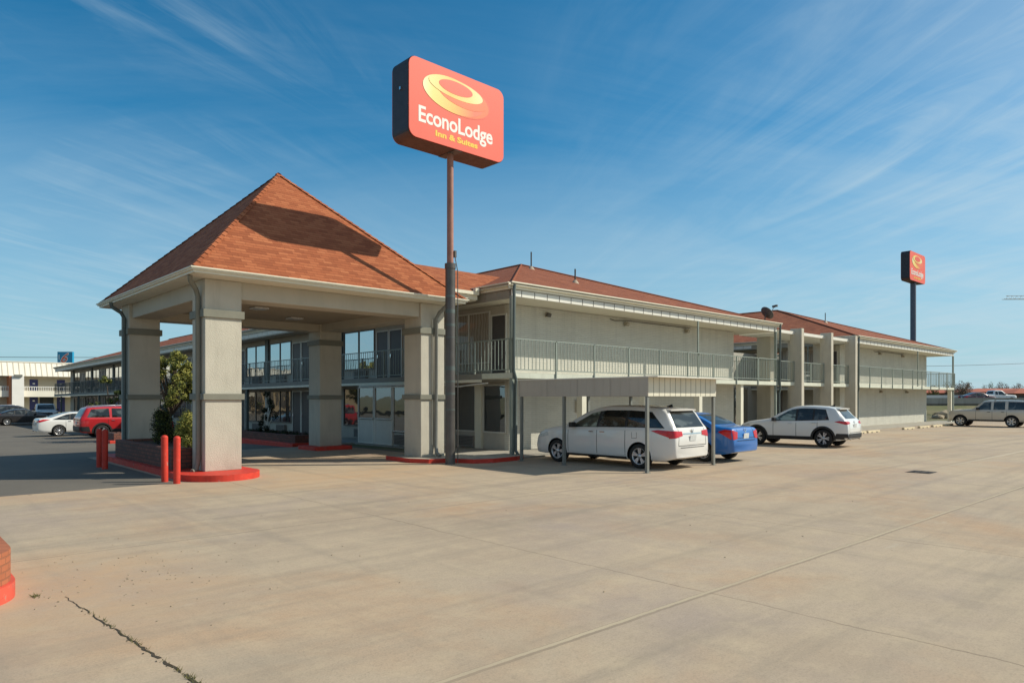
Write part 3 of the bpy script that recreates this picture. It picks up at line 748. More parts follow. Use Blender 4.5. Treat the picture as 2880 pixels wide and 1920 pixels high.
    door_unit(t, X, 18.72, 19.46, 2.82, 4.98, W0)
    window_unit(t, X, 19.58, 22.08, 3.25, 5.2, 'drape', 'frame_w', 1, warp=W0)
    while True:
        c = 26.4 + 8.5 * k
        if c + 4.5 > y1 - 1.6: break
        for s in (-1, 1):
            a0, a1 = sorted((c + s * .08, c + s * .98)); door_unit(t, X, a0, a1, 2.82, 4.93, W0)
            a0, a1 = sorted((c + s * 1.2, c + s * 4.0)); window_unit(t, X, a0, a1, 3.28, 5.12, 'glass_sky', 'frame', 1, warp=W0)
            ac_unit(t, X, (a0 + a1) / 2 - .3, 2.84, W0)
            if lobby and a0 < 26.2: continue
            a0, a1 = sorted((c + s * .08, c + s * .98)); door_unit(t, X, a0, a1, .06, 2.32, W0)
            a0, a1 = sorted((c + s * 1.2, c + s * 4.0)); window_unit(t, X, a0, a1, .62, 2.42, 'glass_dark', 'frame', 1, warp=W0)
            ac_unit(t, X, (a0 + a1) / 2 - .3, .12, W0)
        b = MB(); yb = c + 4.25
        b.box(x0 + .02, x0 + .16, yb - .07, yb + .07, .0, 2.5).box(X - .10, X - .001, yb - .2, yb + .2, 2.81, 5.36); b.warp(W); b.build('porch_post', M['green_dark'], t)
        k += 1
    return t, rf, (wx0, wx1, wy0)

def warp_main(p):
    return (p[0], p[1], p[2] - max(0.0, p[1] - 30.0) * 0.0062)
ident = lambda p: p
main, main_roof, (wx0, wx1, wy0) = motel_block('long two storey motel block with rust shingle roof behind the drive-through canopy', 15.8, 34.6, 93.5, (19.45, 23.3, 27.35, 31.0), warp_main, lobby=True)
far, far_roof, _ = motel_block('farther two storey motel block beyond the three concrete fins', 44.85, 65.0, 60.0, (64.45,), ident, seed=2)
# ground floor corner windows of the near block
window_unit(main, wx0, 18.68, 19.98, .66, 2.46, 'glass_dark', 'frame_w', 0)
window_unit(main, wx0, 20.4, 21.9, .66, 2.46, 'glass_dark', 'frame_w', 0)
b = MB(); b.box(wx0 - .10, wx0 - .001, 20.0, 20.38, .0, 2.5); b.build('wall_pier', M['trim'], main)
ac_unit(main, wx0, 20.9, .12)
# lobby vestibule under the canopy
LX = 15.4
b = MB(); b.box(LX + .03, wx0 - .002, 22.05, 26.2, .056, .57).box(LX + .03, wx0 - .002, 26.05, 26.2, .57, 2.50).box(LX + .03, wx0 - .002, 22.05, 22.2, .57, 2.5).box(LX + .03, wx0 - .002, 22.2, 26.05, 2.44, 2.499)
b.build('lobby_wall', M['frame_w'], main)
window_unit(main, LX, 24.9, 26.15, 1.08, 2.42, 'glass_dark', 'frame_w', 0)
window_unit(main, LX, 23.55, 24.86, 1.08, 2.42, 'glass_dark', 'frame_w', 0)
window_unit(main, LX, 22.1, 23.5, .62, 2.42, 'glass_dark', 'frame_w', 0)
b = MB()
for (a0, a1) in ((24.92, 26.13), (23.57, 24.84)):
    b.box(LX - .03, LX + .02, a0, a1, .10, 1.06, 0)
    b.box(LX - .045, LX + .02, a0 - .02, a0 + .05, .07, 1.07, 1).box(LX - .045, LX + .02, a1 - .05, a1 + .02, .07, 1.07, 1).box(LX - .043, LX + .02, a0 + .05, a1 - .05, .07, .13, 1)
b.build('lobby_door_panel', [M['frame_w'], M['white']], main)
ac_unit(main, LX, 22.7, .12)
# hose drooping under the slab
b = MB(); b.tube([(15.78, 21.4, 2.52), (15.77, 20.9, 2.47), (15.77, 20.3, 2.38), (15.77, 19.7, 2.37), (15.78, 19.0, 2.43), (15.78, 18.2, 2.47)], .022, 6); b.build('hose', M['hose'], main)
b = MB(); b.cbox((20.8, 18.5, 1.62), (.30, .1, .46)); b.cbox((20.85, 18.5, 2.23), (.05, .05, .76)); b.build('meter_box', M['facade'], main)
# vent pipes on the roofs
def vent(parent, x, y, h):
    z = warp_main((x, y, 5.8 + min(x - (15.8 if x < 40 else 44.85), y - 17) * TAN))[2]
    b = MB(); b.tube([(x, y, z - .1), (x, y, z + h)], .034, 8); o = b.build('vent_pipe', M['vent'], parent)
    b = MB(); b.lathe([(.2, -.06), (.12, .05), (.06, .12), (.0, .13)], 10, (x, y, z)); b.build('vent_flashing', M['flash'], o)
vent(main_roof, 24.55, 25.0, .85); vent(main_roof, 23.5, 21.1, .62); vent(far_roof, 55.2, 23.3, .75)
vent(main_roof, 21.5, 63, 1.3)
# satellite dish on the near block's eave
b = MB()
dn = Vector((.62, -.30, .52)).normalized(); rot = dn.to_track_quat('Z', 'Y').to_matrix(); c = Vector((33.4, 17.02, 6.24))
prof = [(.0, -.09), (.16, -.075), (.30, -.03), (.40, .02), (.40, .035), (.30, -.015), (.15, -.06), (.0, -.075)]
v = []; f = []; n = 24
for (r, h) in prof:
    for k in range(n): v.append(c + rot @ Vector((r * math.cos(k * 2 * math.pi / n), r * .9 * math.sin(k * 2 * math.pi / n), h)))
for i in range(len(prof) - 1):
    for k in range(n): f.append((i * n + k, i * n + (k + 1) % n, (i + 1) * n + (k + 1) % n, (i + 1) * n + k))
b.add(v, f, 0, smooth=True)
b.tube([c - dn * .08, c + Vector((-.1, .05, -.25)), Vector((33.35, 17.1, 5.83))], .03, 6)
arm = c + dn * .5 + Vector((.02, 0, .05)); b.tube([c + rot @ Vector((0, -.3, 0)), arm], .015, 5); b.cbox(arm, (.12, .12, .1)); b.cbox(arm + Vector((.05, -.12, .03)), (.1, .1, .1)); b.cbox(arm + Vector((.1, -.02, .06)), (.22, .03, .03))
b.build('satellite_dish', M['dish'], main_roof, recalc=True)

# ------------------------------------------------------------------ walkway with fins between the blocks
wk = thing('walkway', 'two storey open walkway with three tall concrete fins linking the motel blocks', 'walkway', (39.7, 17, 0))
b = MB(); b.box(34.55, 45.5, 16.95, 18.9, 2.62, 2.80); b.build('walkway_slab', M['slab_edge'], wk)
b = MB(); b.box(34.75, 44.7, 16.95, 19.3, 5.34, 5.50); b.build('roof_slab', M['white'], wk)
for (x, w) in ((36.32, .29), (40.05, .29), (43.5, .30)):
    b = MB(); b.box(x, x + w, 16.57, 17.2, -.005, 5.65); b.build('concrete_fin', M['stucco'], wk, bevel=.012)
    b = MB(); b.box(x + .3, x + .75, 18.45, 19.25, -.005, 5.335); b.build('inner_pier', M['stucco'], wk)
for (a, c) in ((34.6, 36.3), (36.62, 40.03), (40.35, 43.48), (43.81, 45.0)):
    b = MB(); railing(b, (a, 16.98), (c, 16.98), 2.80, 3.90, post=1.6, drop=.1); b.build('railing', M['green_metal'], wk)
# glazed breezeway wall and stair screen under the walkway
gw = MB(); gl = MB()
for i in range(5):
    y = 21.2; x = 33.0 + i * 1.25
    gw.box(x, x + .07, y, y + .08, 0, 2.5); gw.box(x, x + 1.25, y, y + .08, 2.45, 2.58)
    gl.add([(x + .07, y + .03, .05), (x + 1.25, y + .03, .05), (x + 1.25, y + .03, 2.45), (x + .07, y + .03, 2.45)], [(0, 1, 2, 3)])
f = gw.build('breezeway_window', M['frame'], wk); gl.build('pane', M['glass_dark'], f)
b = MB(); b.box(32.86, 46.1, 24.0, 24.2, 0, 5.0, 0); b.build('court_wall', M['facade'], wk)
door_unit(wk, 32.84, 19.2, 20.1, .06, 2.3)
def chair(label, x, y, z, rz):
    t = thing('plastic_chair', label, 'chair', (x, y, z), rz, 'plastic chairs on the walkway', local=True)
    b = MB(); b.box(-.22, .22, -.22, .2, .40, .44); b.build('seat', M['plastic_white'], t, bevel=.01)
    b = MB(); b.cbox((0, .23, .66), (.42, .03, .46), rx=.15); b.build('backrest', M['plastic_white'], t, bevel=.01)
    for sx in (-1, 1):
        for sy in (-1, 1):
            b = MB(); b.tube([(sx * .19, sy * .18, .40), (sx * .22, sy * .21, 0)], .022, 6); b.build('leg', M['plastic_white'], t)
        b = MB(); b.tube([(sx * .22, .2, .64), (sx * .23, -.2, .62), (sx * .22, -.2, .42)], .02, 6); b.build('armrest', M['plastic_white'], t)
chair('white plastic chair on the upper walkway nearer the first fin', 38.3, 17.6, 2.80, .3)
chair('white plastic chair on the upper walkway nearer the middle fin', 39.0, 17.6, 2.80, -.2)

# ------------------------------------------------------------------ entrance canopy
cn = thing('entrance_canopy', 'drive-through entrance canopy with steep orange pyramid roof on four stucco columns', 'canopy', (9.7, 21.4, 0))
CX0, CX1, CY0, CY1, CZ = 5.67, 13.76, 17.03, 25.87, 5.0
cols = [(6.10, 17.6, .15), (12.53, 17.6, .13), (6.05, 24.08, .15), (12.53, 24.08, .14)]
for (x, y, z0) in cols:
    b = MB(); b.box(x, x + .90, y, y + .90, z0, 4.88)
    c = b.build('column', M['stucco'], cn, bevel=.012)
    for (za, zb) in ((1.91, 2.06), (3.94, 4.13)):
        q = MB(); e = .055
        q.box(x - e, x + .90 + e, y - e, y - .001, za, zb).box(x - e, x + .9 + e, y + .901, y + .9 + e, za, zb).box(x - e, x - .001, y - .001, y + .901, za, zb).box(x + .901, x + .9 + e, y - .001, y + .901, za, zb)
        q.build('band', M['band'], c, bevel=.006)
b = MB()
b.box(7.003, 12.527, 17.66, 18.40, 4.45, 4.885).box(6.953, 12.527, 24.14, 24.90, 4.45, 4.885)
b.box(6.14, 6.90, 18.503, 24.077, 4.45, 4.885).box(12.60, 13.37, 18.503, 24.077, 4.45, 4.885)
b.build('beam', M['beam'], cn, bevel=.01)
b = MB(); b.box(6.91, 12.59, 18.41, 24.13, 4.72, 4.745); b.build('ceiling', M['ceiling'], cn)
b = MB(); b.box(CX0 + .03, CX1 - .03, CY0 + .03, CY1 - .03, 4.887, 4.93); b.build('soffit', M['trim'], cn)
b = MB()
for (z0, z1, e) in ((4.90, 4.96, .04), (4.96, 5.0, .09), (5.0, 5.03, .125)):
    b.box(CX0 - e, CX1 + e, CY0 - e, CY0 + .02, z0, z1).box(CX0 - e, CX1 + e, CY1 - .02, CY1 + e, z0, z1)
    b.box(CX0 - e, CX0 + .02, CY0 + .021, CY1 - .021, z0, z1).box(CX1 - .02, CX1 + e, CY0 + .021, CY1 - .021, z0, z1)
b.build('gutter', M['trim'], cn)
ax, ay, az = (CX0 + CX1) / 2, (CY0 + CY1) / 2, 9.12
b = MB()
e = .06; X0, X1, Y0, Y1, Z = CX0 - e, CX1 + e, CY0 - e, CY1 + e, 5.025
A = (ax, ay, az); lx = math.hypot(ay - Y0, az - Z); ly = math.hypot(ax - X0, az - Z)
b.add([(X0, Y0, Z), (X1, Y0, Z), A], [(0, 1, 2)], 0, [[(X0, 0), (X1, 0), (ax, lx)]])
b.add([(X1, Y0, Z), (X1, Y1, Z), A], [(0, 1, 2)], 0, [[(Y0, 0), (Y1, 0), (ay, ly)]])
b.add([(X1, Y1, Z), (X0, Y1, Z), A], [(0, 1, 2)], 0, [[(X1, 0), (X0, 0), (ax, lx)]])
b.add([(X0, Y1, Z), (X0, Y0, Z), A], [(0, 1, 2)], 0, [[(Y1, 0), (Y0, 0), (ay, ly)]])
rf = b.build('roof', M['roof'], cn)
b = MB()
rnd = random.Random(3)
for q in ((X0, Y0), (X1, Y0), (X0, Y1), (X1, Y1)):
    p0 = Vector((*q, Z)); d = Vector(A) - p0; n = int(d.length / .24); dd = Vector((d.x, d.y, 0)).normalized(); sd = Vector((-dd.y, dd.x, 0))
    for i in range(n):
        a = p0 + d * (i / n); c = p0 + d * ((i + 1.15) / n); w = .10
        up = Vector((0, 0, .035))
        b.add([a + sd * w - Vector((0, 0, .03)) + up * .6, a + up * 1.3, a - sd * w - Vector((0, 0, .03)) + up * .6, c - sd * w - Vector((0, 0, .045)) + up * .4, c + up * .7, c + sd * w - Vector((0, 0, .045)) + up * .4],
              [(0, 1, 4, 5), (1, 2, 3, 4)], 0, [[(i * .3 + .05, .05), (i * .3 + .05, .07), (i * .3 + .2, .09), (i * .3 + .2, .06)]] * 2)
b.build('hip_ridge', M['roof'], rf)
# connector roof from the canopy to the block
b = MB(); ye0, ye1, ym, ze, zm = 18.6, 24.4, 21.5, 5.62, 6.95; xa, xb = 12.4, 20.5; kk = math.hypot(ym - ye0, zm - ze)
b.add([(xa, ye0, ze), (xb, ye0, ze), (xb, ym, zm), (xa, ym, zm)], [(0, 1, 2, 3)], 0, [[(xa, 0), (xb, 0), (xb, kk), (xa, kk)]])
b.add([(xb, ye1, ze), (xa, ye1, ze), (xa, ym, zm), (xb, ym, zm)], [(0, 1, 2, 3)], 0, [[(xb, 0), (xa, 0), (xa, kk), (xb, kk)]])
b.build('connector_roof', M['roof'], cn)
b = MB(); b.box(13.0, 15.62, ye0 - .12, ye0 - .02, 5.52, 5.63).box(13.0, 15.62, ye0 - .02, ye0 + .05, 5.36, 5.60); b.cbox((15.5, ye0 - .1, 5.68), (.16, .14, .12)); b.build('connector_gutter', M['trim'], cn)
b = MB(); b.box(13.0, 15.62, ye0 + .06, ye1 - .06, 5.33, 5.36); b.build('connector_soffit', M['soffit'], cn)
b = MB(); b.box(8.6, 9.05, 20.6, 21.05, 4.66, 4.719); b.build('ceiling_light', M['lens_clear'], cn, bevel=.02)
b = MB(); b.box(10.6, 11.05, 22.4, 22.85, 4.66, 4.719); b.build('ceiling_light', M['lens_clear'], cn, bevel=.02)
downspout(cn, [(5.70, 17.45, 4.90), (5.72, 17.5, 4.78), (5.95, 17.8, 4.62), (6.02, 17.86, 4.45), (6.03, 17.86, .45), (5.98, 17.85, .2), (5.86, 17.8, .16)], .062, 'band')
downspout(cn, [(5.60, 24.3, 4.92), (5.62, 24.3, 4.78), (5.88, 24.3, 4.62), (5.97, 24.3, 4.45), (5.97, 24.3, .4), (5.93, 24.3, .2), (5.75, 24.25, .1)], .06, 'green_dark')
downspout(cn, [(13.1, 16.95, 4.92), (13.1, 17.02, 4.80), (13.06, 17.35, 4.60), (13.04, 17.50, 4.42), (13.04, 17.52, .5), (13.04, 17.48, .25), (13.04, 17.3, .16)], .06, 'steel_post')
b = MB(); b.tube([(12.94, 17.57, 4.4), (12.94, 17.57, .5)], .016, 6); b.build('conduit', M['trim'], cn)
# ------------------------------------------------------------------ vehicles
def pchip(pts):
    xs = [p[0] for p in pts]; ys = [p[1] for p in pts]; n = len(xs)
    d = [(ys[i + 1] - ys[i]) / (xs[i + 1] - xs[i]) for i in range(n - 1)]
    m = [d[0]] + [0 if d[i - 1] * d[i] <= 0 else 2 * d[i - 1] * d[i] / (d[i - 1] + d[i]) for i in range(1, n - 1)] + [d[-1]]
    def f(x):
        if x <= xs[0]: return ys[0]
        if x >= xs[-1]: return ys[-1]
        i = 0
        while x > xs[i + 1]: i += 1
        h = xs[i + 1] - xs[i]; t = (x - xs[i]) / h
        return (2 * t ** 3 - 3 * t * t + 1) * ys[i] + (t ** 3 - 2 * t * t + t) * h * m[i] + (-2 * t ** 3 + 3 * t * t) * ys[i + 1] + (t ** 3 - t * t) * h * m[i + 1]
    return f

def make_car(name, label, cat, sp, loc, rz, group=None):
    t = thing(name, label, cat, loc, rz, group, local=True)
    W = sp['w']; wb = sp['wb']; r = sp['r']; top = pchip(sp['top']); belt = pchip(sp['belt'])
    xr, xf = sp['top'][0][0], sp['top'][-1][0]
    zb0 = sp.get('sill', .24); tum = sp.get('tumble', .24)
    rr, rfp = sp.get('rear_round', .55), sp.get('front_round', 1.0)
    def plan(x):
        a = min(1, max(0, (x - xr) / rr)); c = min(1, max(0, (xf - x) / rfp))
        return (.84 + .16 * math.sqrt(1 - (1 - a) ** 2)) * (.70 + .30 * math.sqrt(1 - (1 - c) ** 2))
    def zb(x):
        a = max(0, 1 - (x - xr) / .5); c = max(0, 1 - (xf - x) / .45)
        return zb0 + .10 * a * a + .02 * c
    def section(x):
        w = W * plan(x); b0 = zb(x); zt = top(x); zs = min(belt(x), zt - .035)
        H = zt - zs; ws = w * .955; wr = max(ws - tum * H - .02, .3 * w); ze = zt - min(.085, .45 * H)
        mid = b0 + (zs - b0) * .45
        P = [(0, b0), (.6 * w, b0), (.92 * w, b0), (.972 * w, b0 + .05), (.988 * w, b0 + .16), (w, mid), (w * .998, mid + (zs - mid) * .45), (w * .990, zs - .10), (w * .975, zs - .035), (ws, zs)]
        for q in (.33, .66, 1.0):
            bul = .02 * math.sin(math.pi * q) * min(1, H)
            P.append((ws + (wr - ws) * q + bul, zs + (ze - zs) * q))
        P += [(wr * .95, ze + (zt - ze) * .55), (wr * .80, ze + (zt - ze) * .82), (wr * .45, ze + (zt - ze) * .97), (0, zt)]
        return P
    xs = []
    x = xr
    while x < xf - .02:
        xs.append(x); near = min(x - xr, xf - x)
        x += .025 if near < .35 else .06
    xs.append(xf)
    rings = []
    for x in xs:
        P = section(x); rings.append([(x, y, z) for (y, z) in P] + [(x, -y, z) for (y, z) in P[-2:0:-1]])
    n = len(rings[0]); b = MB(); v = [q for g in rings for q in g]
    f = [(i * n + k, i * n + (k + 1) % n, (i + 1) * n + (k + 1) % n, (i + 1) * n + k) for i in range(len(xs) - 1) for k in range(n)]
    b.add(v, f, 0, smooth=True); b.f.append(list(range(n - 1, -1, -1))); b.m.append(0); b.s.append(False); b.uv.append(None)
    b.f.append([(len(xs) - 1) * n + k for k in range(n)]); b.m.append(0); b.s.append(False); b.uv.append(None)
    paint = sp['paint']
    body = b.build('body', [paint, M['darktrim']], t, recalc=True)
    bm = bmesh.new(); bm.from_mesh(body.data); bvh = BVHTree.FromBMesh(bm); bm.free()
    # wheel arches
    for wx in (0, wb):
        for s in (1, -1):
            c = MB(); rc = r + sp.get('gap', .05); k = 28
            ring = lambda y: [(wx + rc * math.cos(2 * math.pi * i / k), y, r + rc * math.sin(2 * math.pi * i / k)) for i in range(k)]
            y0, y1 = s * (W - .30), s * (W + .25)
            c.add(ring(y0) + ring(y1), [(i, (i + 1) % k, k + (i + 1) % k, k + i) for i in range(k)] + [tuple(range(k)), tuple(range(k, 2 * k))], 1)
            cut = c.build('arch_cut', [paint, M['darktrim']], t, recalc=True)
            md = body.modifiers.new('arch', 'BOOLEAN'); md.operation = 'DIFFERENCE'; md.object = cut; md.solver = 'EXACT'
    dg = bpy.context.evaluated_depsgraph_get()
    me = bpy.data.meshes.new_from_object(body.evaluated_get(dg))
    old = body.data
    for md in list(body.modifiers):
        cu = md.object; body.modifiers.remove(md); cm = cu.data; bpy.data.objects.remove(cu); bpy.data.meshes.remove(cm)
    body.data = me; me.name = 'body'; bpy.data.meshes.remove(old)
    me.polygons.foreach_set('use_smooth', [True] * len(me.polygons)); me.set_sharp_from_angle(angle=R_(38))
    def hit(mode, a, c):
        if mode in 'LR':
            s = 1 if mode == 'L' else -1; q = bvh.ray_cast(Vector((a, s * 4, c)), Vector((0, -s, 0)))
        elif mode == 'B': q = bvh.ray_cast(Vector((-6, a, c)), Vector((1, 0, 0)))
        elif mode == 'F': q = bvh.ray_cast(Vector((9, a, c)), Vector((-1, 0, 0)))
        else: q = bvh.ray_cast(Vector((a, c, 5)), Vector((0, 0, -1)))
        if q[0] is None: return None
        nn = q[1]
        ref = {'L': Vector((0, 1, 0)), 'R': Vector((0, -1, 0)), 'B': Vector((-1, 0, 0)), 'F': Vector((1, 0, 0)), 'T': Vector((0, 0, 1))}[mode]
        if nn.dot(ref) < 0: nn = -nn
        return q[0], nn
    def patch(b, mode, quad, off=.006, nu=10, nv=6, mi=0, fn=None):
        v = []; f = []; ok = {}
        for j in range(nv + 1):
            for i in range(nu + 1):
                u, w_ = i / nu, j / nv
                a = (quad[0][0] * (1 - u) + quad[1][0] * u) * (1 - w_) + (quad[3][0] * (1 - u) + quad[2][0] * u) * w_
                c = (quad[0][1] * (1 - u) + quad[1][1] * u) * (1 - w_) + (quad[3][1] * (1 - u) + quad[2][1] * u) * w_
                h = hit(mode, a, c)
                if h: ok[(i, j)] = len(v); v.append(h[0] + h[1] * off)
        for j in range(nv):
            for i in range(nu):
                q = [(i, j), (i + 1, j), (i + 1, j + 1), (i, j + 1)]
                if all(k in ok for k in q): f.append([ok[k] for k in q])
        if f: b.add(v, f, mi, smooth=True)
    def both(quads, off, mat, pname, parent=body, **kw):
        for s in 'LR':
            b = MB()
            for q in quads: patch(b, s, q, off, **kw)
            if b.f: b.build(pname, M[mat] if isinstance(mat, str) else mat, parent)
    # side glass
    dz = sp.get('win_drop', .10)
    def wq(w): return [(w[0], belt(w[0]) + .025), (w[1], belt(w[1]) + .025), (w[3], top(w[3]) - dz), (w[2], top(w[2]) - dz)]
    ws = sp['windows']
    if sp.get('surround', True) and ws:
        a, c = ws[0], ws[-1]
        for s in 'LR':
            b = MB(); k = 8
            xb0, xb1, xt0, xt1 = a[0] - .05, c[1] + .05, a[2] - .03, c[3] + .03
            for i in range(k):
                u0, u1 = i / k, (i + 1) / k
                q = [(xb0 + (xb1 - xb0) * u0,), (xb0 + (xb1 - xb0) * u1,), (xt0 + (xt1 - xt0) * u1,), (xt0 + (xt1 - xt0) * u0,)]
                patch(b, s, [(q[0][0], belt(q[0][0]) + .005), (q[1][0], belt(q[1][0]) + .005), (q[2][0], top(q[2][0]) - dz + .006), (q[3][0], top(q[3][0]) - dz + .006)], .003, 3, 6)
            b.build('window_surround', M['blackplastic'], body)
    for i, w in enumerate(ws):
        gm = M[sp.get('front_glass', 'car_glass')] if i == len(ws) - 1 else M['car_glass']
        for s in 'LR':
            b = MB(); patch(b, s, wq(w), .007, 10, 6); b.build('side_window', gm, t)
    for k, (mode, quad) in sp['screens'].items():
        b = MB(); patch(b, mode, [(q[0] * 1.05, q[1]) if 0 else q for q in quad], .006, 12, 8); b.build(k, M['car_glass'], t)
    # seams and handles
    for s in 'LR':
        for x in sp.get('seams', []):
            b = MB(); patch(b, s, [(x - .008, zb0 + .12), (x + .008, zb0 + .12), (x + .008, belt(x)), (x - .008, belt(x))], .002, 1, 8)
            if b.f: b.build('door_gap', M['darktrim'], body)
    if sp.get('tailgate'):
        y0, z0, z1 = sp['tailgate']
        for q in ([(-y0 - .008, z0), (-y0 + .008, z0), (-y0 * .93 + .008, z1), (-y0 * .93 - .008, z1)], [(y0 - .008, z0), (y0 + .008, z0), (y0 * .93 + .008, z1), (y0 * .93 - .008, z1)], [(-y0, z0 - .008), (y0, z0 - .008), (y0, z0 + .008), (-y0, z0 + .008)]):
            b = MB(); patch(b, 'B', q, .003, 6, 6)
            if b.f: b.build('tailgate_gap', M['darktrim'], body)
    if sp.get('fuel'):
        fx, fz = sp['fuel']; e = .085
        for q in ([(fx - e, fz - e), (fx + e, fz - e), (fx + e, fz - e + .009), (fx - e, fz - e + .009)], [(fx - e, fz - e), (fx - e + .009, fz - e), (fx - e + .009, fz + e), (fx - e, fz + e)], [(fx + e - .009, fz - e), (fx + e, fz - e), (fx + e, fz + e), (fx + e - .009, fz + e)]):
            b = MB(); patch(b, 'L', q, .003, 2, 2)
            if b.f: b.build('fuel_flap_gap', M['darktrim'], body)
    for (x, z) in sp.get('handles', []):
        for s in 'LR':
            h = hit(s, x, z)
            if h:
                b = MB(); p = h[0] + h[1] * .018; b.cbox(p, (.17, .03, .03)); b.build('door_handle', M[sp.get('handle_mat', 'chrome')], t, bevel=.008)
    # mirrors
    mx, mz = sp['mirror']
    for s, sg in (('L', 1), ('R', -1)):
        h = hit(s, mx, mz)
        if h:
            b = MB(); p = h[0] + Vector((-.02, sg * .13, .05)); b.cbox(p, (.14, .2, .15)); b.cbox(h[0] + Vector((0, sg * .03, .01)), (.08, .12, .05)); b.build('wing_mirror', M[sp.get('mirror_mat', 'blackplastic')], t, bevel=.03)
    # lamps
    for quads in (sp.get('tails', []),):
        for s, sg in (('L', 1), ('R', -1)):
            b = MB()
            for (mode, q) in quads:
                if mode == 'S': patch(b, s, q, .010, 8, 5)
                else: patch(b, mode, [(sg * p[0], p[1]) for p in q], .010, 8, 5)
            if b.f: b.build('tail_lamp', M['lens_red'], t, recalc=False)
    for s, sg in (('L', 1), ('R', -1)):
        b = MB()
        for (mode, q) in sp.get('heads', []):
            if mode == 'S': patch(b, s, q, .010, 6, 4)
            else: patch(b, mode, [(sg * p[0], p[1]) for p in q], .010, 6, 4)
        if b.f: b.build('headlight', M['lens_clear'], t)
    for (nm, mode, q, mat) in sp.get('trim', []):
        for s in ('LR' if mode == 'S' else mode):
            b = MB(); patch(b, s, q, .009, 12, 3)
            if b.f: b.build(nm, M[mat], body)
    # licence plate
    if 'plate' in sp:
        h = hit('B', 0, sp['plate'])
        if h:
            b = MB(); p = h[0] + h[1] * .02; b.cbox(p, (.012, .31, .16), ry=-math.asin(max(-1, min(1, h[1].z)))); b.build('number_plate', M['plate'], t)
    if 'fplate' in sp:
        b = MB(); h = hit('F', 0, sp['fplate'])
        if h: b.cbox(h[0] + Vector((.02, 0, 0)), (.012, .31, .16)); b.build('number_plate', M['plate'], t)
    # arch flares
    if sp.get('flare'):
        for wx in (0, wb):
            for s in 'LR':
                b = MB(); k = 22; v = []
                for i in range(k + 1):
                    a = R_(-8 + 196 * i / k)
                    for q in (r + .045, r + .085, r + .125):
                        h = hit(s, wx + q * math.cos(a), max(zb0 + .03, r + q * math.sin(a)))
                        if h is None: h = hit(s, wx + q * math.cos(a) * .97, .5)
                        v.append((h[0] + h[1] * .012) if h else Vector((wx, 0, r)))
                b.add(v, [(i * 3 + j, i * 3 + j + 1, i * 3 + 4 + j, i * 3 + 3 + j) for i in range(k) for j in range(2)], 0, smooth=True)
                b.build('arch_flare', M['blackplastic'], body)
    if sp.get('spoiler'):
        x0, z0, wd = sp['spoiler']
        b = MB(); za, zc = top(x0 + .28) - .012, top(x0 + .28) - .045; k = 10; v = []
        for i in range(k + 1):
            y = wd * (i / k - .5); e = 1 - (2 * i / k - 1) ** 4 * .5
            v += [(x0 + .32, y, za + .012 - .03 * abs(2 * i / k - 1) ** 3), (x0 - .05 * e, y, zc - .02 * abs(2 * i / k - 1) ** 3), (x0 - .04 * e, y, zc - .05), (x0 + .32, y, zc - .06)]
        b.add(v, [(4 * i + j, 4 * i + (j + 1) % 4, 4 * i + 4 + (j + 1) % 4, 4 * i + 4 + j) for i in range(k) for j in range(4)] + [(0, 3, 2, 1), (4 * k, 4 * k + 1, 4 * k + 2, 4 * k + 3)], 0)
        b.build('roof_spoiler', paint, body, recalc=True)
    if sp.get('fin'):
        x0 = sp['fin']; z0 = top(x0)
        b = MB(); b.add([(x0 - .12, -.02, z0 - .02), (x0 - .12, .02, z0 - .02), (x0 + .12, .015, z0 - .01), (x0 + .12, -.015, z0 - .01), (x0 - .11, 0, z0 + .075)], [(0, 1, 4), (1, 2, 4), (2, 3, 4), (3, 0, 4)]); b.build('roof_antenna', M['blackplastic'], body)
    if sp.get('rails'):
        for sg in (1, -1):
            b = MB(); y = sg * (W - .30); x0, x1 = sp['rails']; b.tube([(x0, y, top(x0) - .03), (x0 + .1, y, top(x0) + .045), (x1 - .1, y, top(x1) + .045), (x1, y, top(x1) - .03)], .02, 6); b.build('roof_rail', M[sp.get('rail_mat', 'blackplastic')], body)
    if sp.get('rear_bumper'):
        x0, z0, z1, mat = sp['rear_bumper']
        b = MB(); q = [(-W * .84, z0), (W * .84, z0), (W * .84, z1), (-W * .84, z1)]; patch(b, 'B', q, .02, 16, 4)
        for s in 'LR': patch(b, s, [(xr + .02, z0), (xr + .5, z0), (xr + .42, z1), (xr + .02, z1)], .012, 8, 4)
        b.build('bumper_trim', M[mat], body)
    if sp.get('badge') == 'H':
        h = hit('B', 0, sp['badge_z']); b = MB(); p = h[0] + h[1] * .015
        for (y0, z0, y1, z1) in ((.05, .055, .032, -.055), (-.05, .055, -.032, -.055), (.04, 0, -.04, 0)): b.tube([p + Vector((0, y0, z0)), p + Vector((0, y1, z1))], .012, 5)
        b.build('badge', M['chrome'], body)
    elif sp.get('badge') == 'oval':
        h = hit('B', 0, sp['badge_z']); b = MB(); p = h[0] + h[1] * .012
        b.tube([p + Vector((0, .07 * math.cos(a * .5236), .05 * math.sin(a * .5236))) for a in range(13)], .008, 5); b.build('badge', M['chrome'], body)
    if sp.get('exhaust'):
        b = MB()
        for y in sp['exhaust']: b.tube([(xr + .03, y, .33), (xr - .02, y, .33)], .045, 10)
        b.build('exhaust_tip', M['chrome'], body)
